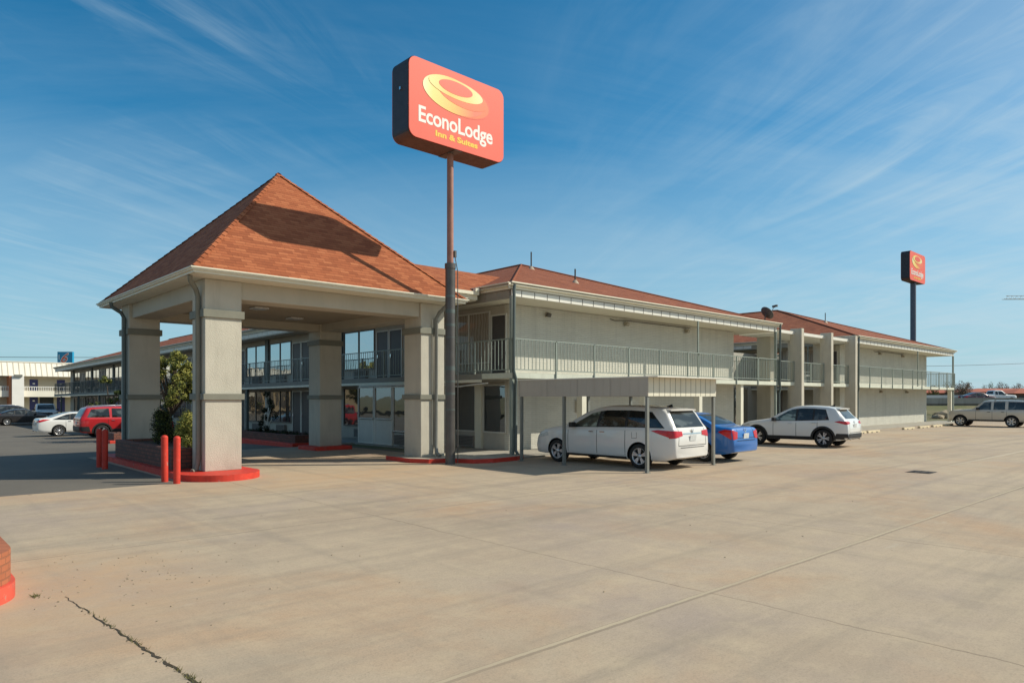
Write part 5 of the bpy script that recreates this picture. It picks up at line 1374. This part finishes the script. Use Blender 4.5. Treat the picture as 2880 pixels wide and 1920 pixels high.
cloud_tree('juniper_tree', 'sparse small tree with few leaf tufts left of the left canopy column', 12.3, 53.8, -.3, 1.2, [(-.2, 0, 3.4, .42), (.5, -.3, 2.6, .35), (-.9, .1, 1.75, .40), (.3, .4, 2.1, .35), (1.1, 0, 1.7, .45), (.6, .2, 1.25, .45)], 330, .12, [0, 1, 2], 9)
# pom-pom shrub before the ground floor window
t = thing('topiary_shrub', 'dark pom-pom shrub with pale stems in front of a ground floor window', 'shrub', (13.3, 30.7, .37))
rnd = random.Random(4)
balls = [(-.35, .1, .18, .2), (.30, -.2, .22, .2), (-.3, .3, .62, .22), (.05, -.1, .70, .2), (.40, .1, .78, .24), (-.15, .25, .98, .22), (.25, -.4, .48, .2), (.35, .0, 1.2, .23), (.0, .2, 1.42, .2), (-.1, .1, 1.75, .2), (.5, -.45, 1.05, .17)]
b = MB()
for (p, q, z, r) in balls: b.tube([(13.3, 30.7, .35), (13.3 + q * .5, 30.7 - p * .8, .37 + z * .6), (13.3 + q * .9, 30.7 - p * 1.7, .37 + z)], [.035, .025, .015], 6)
b.build('stem', M['white'], t)
b = MB()
for (p, q, z, r) in balls: leaves(b, (13.3 + q, 30.7 - p * 1.8, .37 + z), r * .78, 240, .055, [3, 3, 2], rnd)
b.build('foliage', [M[q] for q in LM], t)
def low_plants():
    rnd = random.Random(6); b = MB()
    for k in range(30): leaves(b, (13.4 + rnd.uniform(-.4, .4), rnd.uniform(26.9, 32.7), .44), rnd.uniform(.12, .22), 60, .06, [2, 3], rnd, .6)
    tag(b.build('ground_cover', [M[q] for q in LM]), 'low dark ground cover in the long brick planter', 'plants', kind='stuff')
low_plants()

# ------------------------------------------------------------------ neighbouring motel, its sign, cables (left distance)
M['nb_wall'] = painted('cream render', (0.58, 0.52, 0.41), 0.8, 0.06, 1)
M['nb_roof'] = painted('cream mansard metal', (0.78, 0.73, 0.63), 0.6, 0.05, 1)
M['nb_white'] = painted('bright white pier', (0.80, 0.78, 0.74), 0.6, 0.04, 1)
M['nb_blue'] = painted('blue violet door', (0.045, 0.05, 0.16), 0.5, 0.1, 2)
M['nb_orange'] = painted('orange side wall', (0.50, 0.20, 0.10), 0.7, 0.08, 1)
M['nb_dark'] = painted('dark window', (0.05, 0.05, 0.055), 0.3, 0.1, 1)  # plain dark colour for the panes
nb = thing('motel_building', 'cream two storey neighbour motel with ribbed mansard roof and blue doors', 'building', (14, 114, 0))
YF = 112.0
b = MB(); b.box(-30, 34, YF + 1.6, YF + 9, -.6, 4.95); b.build('wall', M['nb_wall'], nb)
b = MB(); b.add([(-30, YF - .2, 4.88), (34, YF - .2, 4.88), (34, YF + .9, 6.75), (-30, YF + .9, 6.75)], [(0, 1, 2, 3)]); b.add([(-30, YF + .9, 6.751), (34, YF + .9, 6.751), (34, YF + 9, 6.751), (-30, YF + 9, 6.751)], [(0, 1, 2, 3)])
b.add([(-30, YF - .2, 4.879), (-30, YF + 1.7, 4.879), (34, YF + 1.7, 4.879), (34, YF - .2, 4.879)], [(0, 1, 2, 3)])
x = -29.6
while x < 34:
    b.add([(x - .05, YF - .24, 4.88), (x + .05, YF - .24, 4.88), (x + .05, YF + .86, 6.76), (x - .05, YF + .86, 6.76)], [(0, 1, 2, 3)], 1); x += .62
b.box(-30, 34, YF + .8, YF + .95, 6.73, 6.86, 0); b.build('mansard_roof', [M['nb_roof'], M['nb_wall']], nb)
b = MB(); b.box(-30, 34, YF - .1, YF + 1.6, 2.12, 2.36); b.box(-30, 34, YF - .105, YF - .101, 2.36, 2.95); b.build('balcony_slab', M['nb_roof'], nb)
b = MB(); b.box(-30, 34, YF - .14, YF - .06, 3.42, 3.50)
x = -29.9
while x < 34: b.box(x - .035, x + .035, YF - .12, YF - .08, 2.9, 3.42); x += .26
b.build('railing', M['nb_white'], nb)
for x in (14.1, 1.0, 27.5):
    b = MB(); b.box(x, x + 1.3, YF - .9, YF + 1.6, -.6, 4.87, 0); b.build('white_pier', M['nb_white'], nb)
    q = MB(); q.cbox((x + .65, YF - 1.0, 4.9), (.9, .3, .28)); q.build('flood_lamp', M['steel_post'], nb)
    q = MB(); q.box(x - .25, x - .002, YF - .6, YF + 1.6, -.6, 4.86); q.build('side_panel', M['nb_orange'], nb)
rnd = random.Random(9)
for fl, z0 in enumerate((.05, 2.38)):
    x = -12
    while x < 32:
        if not any(abs(x + 1.5 - (p + .6)) < 2.0 for p in (14.1, 1.0, 27.5)):
            b = MB(); b.box(x, x + .95, YF + 1.55, YF + 1.6, z0, z0 + 2.1); d = b.build('door', M['nb_blue'], nb)
            b = MB(); b.box(x + .35, x + .6, YF + 1.54, YF + 1.549, z0 + 1.45, z0 + 1.62); b.build('room_plate', M['nb_white'], d)
            b = MB(); b.box(x + 1.15, x + 2.75, YF + 1.56, YF + 1.6, z0 + .75, z0 + 2.05); b.build('window', M['nb_dark'] if rnd.random() < .5 else M['nb_wall'], nb)
        x += 3.15
ms = thing('motel_sign', 'small blue neighbour motel sign with a red numeral behind the far roof end', 'sign', tuple(at(128, -82)))
c = at(128, -82.0)
w = RT; n_ = Vector((-FW[0], -FW[1], 0))
def face_pts(c, rects):
    pass
b = MB()
u = Vector((RT[0], RT[1], 0)); cz = 9.35
b.cbox((c.x, c.y, cz), (2.75, .5, 2.2), math.atan2(u.y, u.x)); b.build('cabinet', painted('blue sign cabinet', (0.02, 0.28, 0.50), 0.4, 0.05, 1), ms)
v, f = text_mesh('6', .05)
def put(v, f, sc, mat, off, dx, dz, sh=.45, nm='numeral'):
    b = MB(); b.add([c + u * ((p[0] + sh * p[1]) * sc + dx) + Vector((0, 0, cz + p[1] * sc + dz)) + n_ * (.25 + off) for p in v], f); b.build(nm, M[mat], ms)
put(v, f, 2.45, 'nb_white', .02, -.98, -.88)
v, f = text_mesh('6', .0)
put(v, f, 2.38, 'em_red', .05, -.95, -.86)
b = MB(); b.cbox(c + u * -1.05 + Vector((0, 0, cz + .1)) + n_ * .27, (.14, .02, 1.0), math.atan2(u.y, u.x)); b.build('side_stroke', M['nb_white'], ms)
b = MB(); b.tube([(c.x, c.y, 0), (c.x, c.y, 8.3)], .3, 12); b.build('pole', M['steel_post'], ms)

def cable(label, pts, r, sag=0.0):
    b = MB(); P = []
    for i in range(25):
        q = i / 24; p = Vector(pts[0]).lerp(Vector(pts[1]), q); p.z -= sag * 4 * q * (1 - q); P.append(p)
    b.tube(P, r, 5); tag(b.build('power_line', M['cable']), label, 'cable')
cable('thin power line crossing the sky left of the canopy, upper one', [tuple(at(140, -150, 10.6)), tuple(at(150, -10, 11.2))], .055, .5)
cable('thin power line crossing the sky left of the canopy, lower one', [tuple(at(140, -150, 9.6)), tuple(at(150, -10, 9.9))], .03, .5)
cable('faint power line crossing the sky above the far right balcony', [tuple(at(118, 66, 7.3)), tuple(at(130, 120, 9.9))], .035, .4)

# ------------------------------------------------------------------ right distance: embankment, highway, barrier, buildings, trees, crane
def ribbon(d0, d1, z0, z1, s0, s1, n=40, wob=0.0, rnd=random.Random(2)):
    v = []; f = []
    for i in range(n + 1):
        s = s0 + (s1 - s0) * i / n
        v += [at(d0 + (rnd.uniform(-wob, wob)), s, z0), at(d1, s, z1)]
    for i in range(n): f.append((2 * i, 2 * i + 2, 2 * i + 3, 2 * i + 1))
    return v, f
b = MB(); v, f = ribbon(84, 89.6, -.01, 1.0, 40, 170, 60, 1.0); b.add(v, f); tag(b.build('embankment', M['earth']), kind='structure')
b = MB(); v, f = ribbon(89.5, 140, 1.22, 1.24, 30, 300, 20); b.add(v, f); tag(b.build('highway', M['asphalt']), kind='structure')
b = MB(); v, f = ribbon(140, 1500, 1.22, 1.6, -60, 1500, 8); b.add(v, f); tag(b.build('far_field', M['earth']), kind='structure')
M['barrier'] = painted('stained barrier concrete', (0.36, 0.335, 0.29), 0.9, 0.14, .6, grime=0.5)
M['barrier_low'] = painted('dark barrier base', (0.085, 0.075, 0.06), 0.9, 0.25, 1.2)
t = thing('barrier', 'stained concrete highway barrier beyond the far motel block', 'barrier', tuple(at(90, 60)))
b = MB(); rz = math.atan2(RT[1], RT[0]); c = at(90, 100)
b.cbox((c.x, c.y, 1.48), (130, .35, 1.0), rz, 0)
b.build('barrier_wall', M['barrier'], t)
b = MB(); b.cbox((c.x - FW[0] * .3, c.y - FW[1] * .3, .62), (130, .5, .72), rz, 0); b.build('barrier_base', M['barrier_low'], t)
b = MB(); q = at(96, 52); b.cbox((q.x, q.y, 2.15), (22, .3, .42), rz); tag(b.build('guard_rail', M['white_sheet']), 'pale guard rail glimpsed under the far balcony', 'guard rail')
# scrubby stones past the far block
b = MB(); rnd = random.Random(12)
def rock(name, lab, c, s, seed):
    rnd = random.Random(seed); bm = bmesh.new(); bmesh.ops.create_icosphere(bm, subdivisions=2, radius=1)
    for q in bm.verts: q.co = Vector((q.co.x * s[0], q.co.y * s[1], q.co.z * s[2])) * (1 + rnd.uniform(-.16, .16))
    me = bpy.data.meshes.new(name); bm.to_mesh(me); bm.free(); me.materials.append(M['stone']); o = link(bpy.data.objects.new(name, me)); o.location = c; o.rotation_euler = (0, 0, rnd.uniform(0, 3))
    tag(o, lab, 'rock', 'landscape rocks past the far block')
for i, (d, s, z, sc, lab) in enumerate(((68, 42.2, .25, (1.0, .6, .45), 'low tan rock just past the far wall end'), (70.5, 43.9, .25, (1.3, .7, .5), 'wider tan rock between the far wall and the end pier'), (67, 41.0, .1, (.7, .5, .3), 'smallest tan rock by the far wall foot'), (74, 47.6, .3, (1.2, .8, .45), 'tan rock behind the tan vehicle nose'))):
    rock('rock', lab, tuple(at(d, s, z)), sc, i + 40)
g = MB(); rnd = random.Random(17)
for k in range(5200):
    d = rnd.uniform(63, 86); s = .6 * d + rnd.uniform(-4, 14); p = at(d, s, 0); h = rnd.uniform(.12, .4) if rnd.random() < .7 else rnd.uniform(.3, .6); a = rnd.uniform(0, 6.28)
    if p.x < 67.5: continue
    g.add([p + Vector((-.05, 0, 0)), p + Vector((.05, .03, 0)), p + Vector((math.cos(a) * h * .4, math.sin(a) * h * .4, h))], [(0, 1, 2)], 0 if rnd.random() < .55 else 1)
tag(g.build('grass', [M['blade'], M['twig']]), 'rough grass on the bank beyond the far block', 'grass', kind='stuff')
# far buildings with orange roofs
M['far_roof'] = painted('far orange roof', (0.36, 0.095, 0.05), 0.8, 0.1, .3)
M['far_wall'] = painted('far brown wall', (0.17, 0.10, 0.075), 0.8, 0.2, .4)
M['far_glass'] = painted('far dark windows', (0.05, 0.05, 0.055), 0.3, 0.1, 1)
def far_house(label, d, s, w, dep, hw, hr, rz_):
    p = at(d, s); t = thing('far_building', label, 'building', tuple(p), rz_, local=True)
    b = MB(); b.box(-w / 2, w / 2, -dep / 2, dep / 2, 0, hw); b.build('wall', M['far_wall'], t)
    b = MB(); e = 1.0; A, B, C_, D = (-w / 2 - e, -dep / 2 - e, hw), (w / 2 + e, -dep / 2 - e, hw), (w / 2 + e, dep / 2 + e, hw), (-w / 2 - e, dep / 2 + e, hw); P, Q = (-w / 2 + dep / 2, 0, hw + hr), (w / 2 - dep / 2, 0, hw + hr)
    b.add([A, B, C_, D, P, Q], [(0, 1, 5, 4), (1, 2, 5), (2, 3, 4, 5), (3, 0, 4), (0, 3, 2, 1)]); b.build('roof', M['far_roof'], t)
    x = -w / 2 + 1.2
    while x < w / 2 - 2:
        b = MB(); b.box(x, x + 1.6, -dep / 2 - .05, -dep / 2 - .002, hw * .35, hw * .8); b.build('window', M['far_glass'], t); x += 3.2
far_house('long orange roofed building behind the highway vehicles', 205, 146, 30, 12, 3.7, 1.1, R_(-42.9))
far_house('orange roofed building at the right edge beyond the highway', 190, 140.5, 14, 10, 3.2, 1.4, R_(-42.9))
far_house('low dark red building behind the far end pier', 230, 143, 26, 12, 3.6, 1.4, R_(-42.9))
def bare_tree(label, d, s, z0, h, seed, leafy=False):
    rnd = random.Random(seed); p = at(d, s, z0); t = thing('bare_tree', label, 'tree', tuple(p), 0, 'distant trees on the right horizon')
    b = MB(); b.tube([p, p + Vector((0, 0, h * .35)), p + Vector((rnd.uniform(-.3, .3), 0, h * .75))], [.22, .16, .05], 6)
    for k in range(9):
        a = rnd.uniform(0, 6.28); b.tube([p + Vector((0, 0, h * rnd.uniform(.25, .5))), p + Vector((math.cos(a) * h * .3, math.sin(a) * h * .3, h * rnd.uniform(.6, .95)))], [.07, .02], 4, caps=False)
    b.build('trunk', M['bark'], t)
    b = MB()
    for k in range(22):
        dd = Vector((rnd.gauss(0, 1), rnd.gauss(0, 1), rnd.gauss(0, .8))).normalized() * h * .33 * rnd.uniform(.5, 1)
        leaves(b, p + Vector((0, 0, h * .62)) + dd, h * .15, 32, h * .045, [4] if not leafy else [2, 1], rnd)
    b.build('crown', [M[q] for q in LM] + [M['twig']], t)
for i, (d, s, h, lf, lab) in enumerate(((150, 97, 4.6, 0, 'bare brown tree standing just right of the far corner post'), (160, 101, 5.0, 0, 'wider bare brown tree left of the highway vehicles'), (165, 107.5, 4.6, 0, 'small bare tree above the maroon car'), (260, 178, 6.6, 1, 'green tree behind the white pickup roof'), (270, 190, 7.0, 0, 'bare tree near the right edge of the horizon'), (285, 172, 6.6, 0, 'bare tree behind the orange roofed building'), (175, 106, 4.2, 1, 'dark evergreen left of the far corner post'), (240, 174, 6.0, 0, 'pale bare tree right of the green one'))):
    bare_tree(lab, d, s, 1.2, h, 60 + i, lf)
def far_wood():
    rnd = random.Random(31); b = MB()
    for k in range(240):
        s = rnd.uniform(-420, 480); d = rnd.uniform(420, 560)
        leaves(b, at(d, s, rnd.uniform(1, 4.5)), rnd.uniform(3, 6), 40, 2.2, [4, 4, 2], rnd, .55)
    tag(b.build('distant_woodland', [M[q] for q in LM] + [M['twig']]), 'hazy line of distant trees along the horizon', 'woodland', kind='stuff')
far_wood()
# tower crane: only the jib tip reaches into the frame
t = thing('tower_crane', 'tower crane whose jib tip shows at the right edge of the sky', 'crane', tuple(at(310, 262)))
M['crane'] = painted('crane steel', (0.40, 0.40, 0.38), 0.5, 0.05)
jd = 310
b = MB(); zt, zb_ = 47.4, 45.9
for (z, o) in ((zb_, -.6), (zb_, .6), (zt, 0)): b.tube([at(jd + o, 218.5 + (1.4 if z == zt else 0), z), at(jd + o, 290, z + .1)], .11, 5)
for k in range(36):
    s = 219.5 + k * 2; b.tube([at(jd - .6, s, zb_), at(jd, s + 1, zt)], .06, 4, caps=False); b.tube([at(jd, s + 1, zt), at(jd - .6, s + 2, zb_)], .06, 4, caps=False)
b.build('jib', M['crane'], t)
b = MB()
for (o, q) in ((-.8, -.8), (.8, -.8), (.8, .8), (-.8, .8)): b.tube([at(jd + o, 262 + q, 0), at(jd + o, 262 + q, 50)], .15, 5)
for k in range(24):
    z = k * 2; b.tube([at(jd - .8, 261.2, z), at(jd - .8, 262.8, z + 2)], .07, 4); b.tube([at(jd + .8, 261.2, z + 2), at(jd + .8, 262.8, z)], .07, 4)
b.build('mast', M['crane'], t)

# ------------------------------------------------------------------ what the windows mirror: the street side left of the lot
M['yellow'] = painted('yellow fascia', (0.65, 0.42, 0.05), 0.6, 0.1, .4)
M['ylw_wall'] = painted('tan shop wall', (0.40, 0.30, 0.18), 0.8, 0.1, .4)
t = thing('shop_building', 'low tan shop with yellow fascia mirrored in the upper windows', 'building', tuple(at(75, -95)), R_(0), local=False)
c = at(75, -95)
b = MB(); b.box(c.x - 6, c.x + 6, c.y - 22, c.y + 22, 0, 4.6); b.build('wall', M['ylw_wall'], t)
b = MB(); b.box(c.x + 6.01, c.x + 6.6, c.y - 22, c.y + 22, 3.4, 5.2); b.build('fascia', M['yellow'], t)
for k in range(9):
    b = MB(); b.box(c.x + 6.01, c.x + 6.1, c.y - 20 + k * 4.6, c.y - 17 + k * 4.6, .5, 2.9); b.build('window', M['far_glass'], t)
b = MB(); v = [(-26, -20, .02), (-26, 118, .02), (-46, 118, .6), (-46, -20, .6)]; b.add(v, [(0, 3, 2, 1)]); tag(b.build('verge', M['earth']), kind='structure')

# ------------------------------------------------------------------ sky, sun, camera
SUN_AZ = Vector((.785, -.620, 0)).normalized(); EL = R_(38.5)
w = bpy.data.worlds.new('World'); scene.world = w; w.use_nodes = True
nt = w.node_tree; bg = nt.nodes['Background']
sky = N(nt, 'ShaderNodeTexSky', sky_type='NISHITA'); sky.sun_disc = False; sky.sun_elevation = EL; sky.sun_rotation = math.atan2(SUN_AZ.x, SUN_AZ.y)
sky.altitude = 350; sky.air_density = 1.0; sky.dust_density = 0.6; sky.ozone_density = 2.0
tc = N(nt, 'ShaderNodeTexCoord').outputs['Generated']
s = sepxyz(nt, tc)
# ground-plane axes of the place: u to the right along the street, v away from it
uu = math_(nt, 'ADD', math_(nt, 'MULTIPLY', s[0], RT[0]), math_(nt, 'MULTIPLY', s[1], RT[1]))
vv = math_(nt, 'ADD', math_(nt, 'MULTIPLY', s[0], FW[0]), math_(nt, 'MULTIPLY', s[1], FW[1]))
zz = math_(nt, 'ADD', math_(nt, 'MAXIMUM', s[2], 0.0), 0.10)
pu = math_(nt, 'DIVIDE', uu, zz); pv = math_(nt, 'DIVIDE', vv, zz)
cv = N(nt, 'ShaderNodeCombineXYZ'); nt.links.new(pu, cv.inputs[0]); nt.links.new(pv, cv.inputs[1])
def streak(rot, sc, stretch, loc, dist, lo, hi, detail=8):
    m1 = mapping(nt, cv.outputs[0], (1, 1, 1), (0, 0, R_(rot)), loc)
    m2 = mapping(nt, m1, (sc / stretch, sc, 1))
    return math_(nt, 'MULTIPLY', math_(nt, 'SUBTRACT', noise(nt, m2, 1.0, detail, 0.62, dist), lo, clamp=True), 1 / (hi - lo), clamp=True)
a1 = streak(-66, 3.8, 5.0, (3, 1, 0), 1.5, .44, .70, 15)
a2 = streak(74, 3.0, 4.6, (9, 5, 0), 1.6, .43, .72, 15)
brk = math_(nt, 'MULTIPLY_ADD', noise(nt, mapping(nt, cv.outputs[0], (1, 1, 1), (0, 0, 0), (4, 2, 0)), .9, 5, .6, .8), 3.2, -1.15, clamp=True)
a1 = math_(nt, 'MULTIPLY', a1, brk); a2 = math_(nt, 'MULTIPLY', a2, math_(nt, 'MULTIPLY_ADD', brk, .7, .3))
a3 = streak(-8, 1.1, 3, (2, 7, 0), 1.2, .40, .85)
left = math_(nt, 'MULTIPLY_ADD', uu, -2.4, -.12, clamp=True); right = math_(nt, 'MULTIPLY_ADD', uu, 2.2, .02, clamp=True)
fade = math_(nt, 'MULTIPLY_ADD', s[2], -1.35, 1.0, clamp=True)
cl = math_(nt, 'ADD', math_(nt, 'MULTIPLY', a1, math_(nt, 'MULTIPLY', left, .85)), math_(nt, 'MULTIPLY', a2, math_(nt, 'MULTIPLY', right, .75)))
cl = math_(nt, 'ADD', cl, math_(nt, 'MULTIPLY', a3, math_(nt, 'MULTIPLY', math_(nt, 'MULTIPLY_ADD', right, .4, .45), fade)), clamp=True)
low = math_(nt, 'MULTIPLY_ADD', math_(nt, 'MAXIMUM', s[2], 0.0), -2.9, 1.0, clamp=True)
low2 = math_(nt, 'MULTIPLY', low, low)
hsv = N(nt, 'ShaderNodeHueSaturation'); hsv.inputs['Saturation'].default_value = 1.0; nt.links.new(sky.outputs[0], hsv.inputs['Color'])
skyc = mixc(nt, 1.0, hsv.outputs['Color'], (0.22, 0.98, 1.20), 'MULTIPLY')
skyc = mixc(nt, math_(nt, 'MULTIPLY', low, .86), skyc, (4.6, 6.1, 6.9))
skyc = mixc(nt, math_(nt, 'MULTIPLY', cl, .66), skyc, (5.4, 6.9, 7.7))
hz = math_(nt, 'MULTIPLY', math_(nt, 'MULTIPLY_ADD', uu, 1.5, .15, clamp=True), math_(nt, 'MULTIPLY_ADD', s[2], -2.0, 1.0, clamp=True))
hz = math_(nt, 'MULTIPLY', hz, math_(nt, 'MULTIPLY_ADD', noise(nt, mapping(nt, cv.outputs[0], (.5, 1.4, 1), (0, 0, R_(70)), (1, 3, 0)), 1.0, 8, .6, 1.0), 1.6, -.35, clamp=True))
skyc = mixc(nt, math_(nt, 'MULTIPLY', hz, .6), skyc, (5.6, 6.9, 7.7))
# whiter, brighter sky around the sun
sx = N(nt, 'ShaderNodeVectorMath', operation='DOT_PRODUCT'); nt.links.new(tc, sx.inputs[0]); sx.inputs[1].default_value = tuple(SUN_AZ * math.cos(EL) + Vector((0, 0, math.sin(EL))))
gl = math_(nt, 'MULTIPLY_ADD', sx.outputs['Value'], 1.8, -.8, clamp=True); gl = math_(nt, 'MULTIPLY', gl, gl)
skyc = mixc(nt, math_(nt, 'MULTIPLY', gl, .5), skyc, (10.0, 9.5, 8.6))
# unseen thin cloud added behind the viewer to lift the shadow fill
bk = math_(nt, 'MULTIPLY_ADD', vv, -1.3, 0.0, clamp=True)
skyc = mixc(nt, math_(nt, 'MULTIPLY', bk, math_(nt, 'MULTIPLY_ADD', a3, .5, .12)), skyc, (5.6, 5.3, 4.8))
nt.links.new(skyc, bg.inputs['Color']); bg.inputs['Strength'].default_value = 0.10
sd = bpy.data.lights.new('sun', 'SUN'); sd.energy = 4.8; sd.angle = R_(0.53); sd.color = (1.0, 0.935, 0.78)
so = link(bpy.data.objects.new('sun', sd)); D = SUN_AZ * math.cos(EL) + Vector((0, 0, math.sin(EL)))
so.rotation_euler = D.to_track_quat('Z', 'Y').to_euler(); so.location = D * 60

cam = bpy.data.cameras.new('camera'); co = link(bpy.data.objects.new('camera', cam)); scene.camera = co
co.location = (0, 0, 1.95); co.rotation_euler = (R_(90), 0, R_(47.1 - 90))
cam.sensor_width = 36; cam.lens = 36 * 1600 / 2352; cam.shift_y = (914 - 784) / 2352; cam.clip_end = 6000; cam.clip_start = .05
scene.view_settings.view_transform = 'Standard'; scene.view_settings.look = 'None'; scene.view_settings.exposure = 0; scene.view_settings.gamma = 1
scene.render.engine = 'CYCLES'; scene.cycles.max_bounces = 6
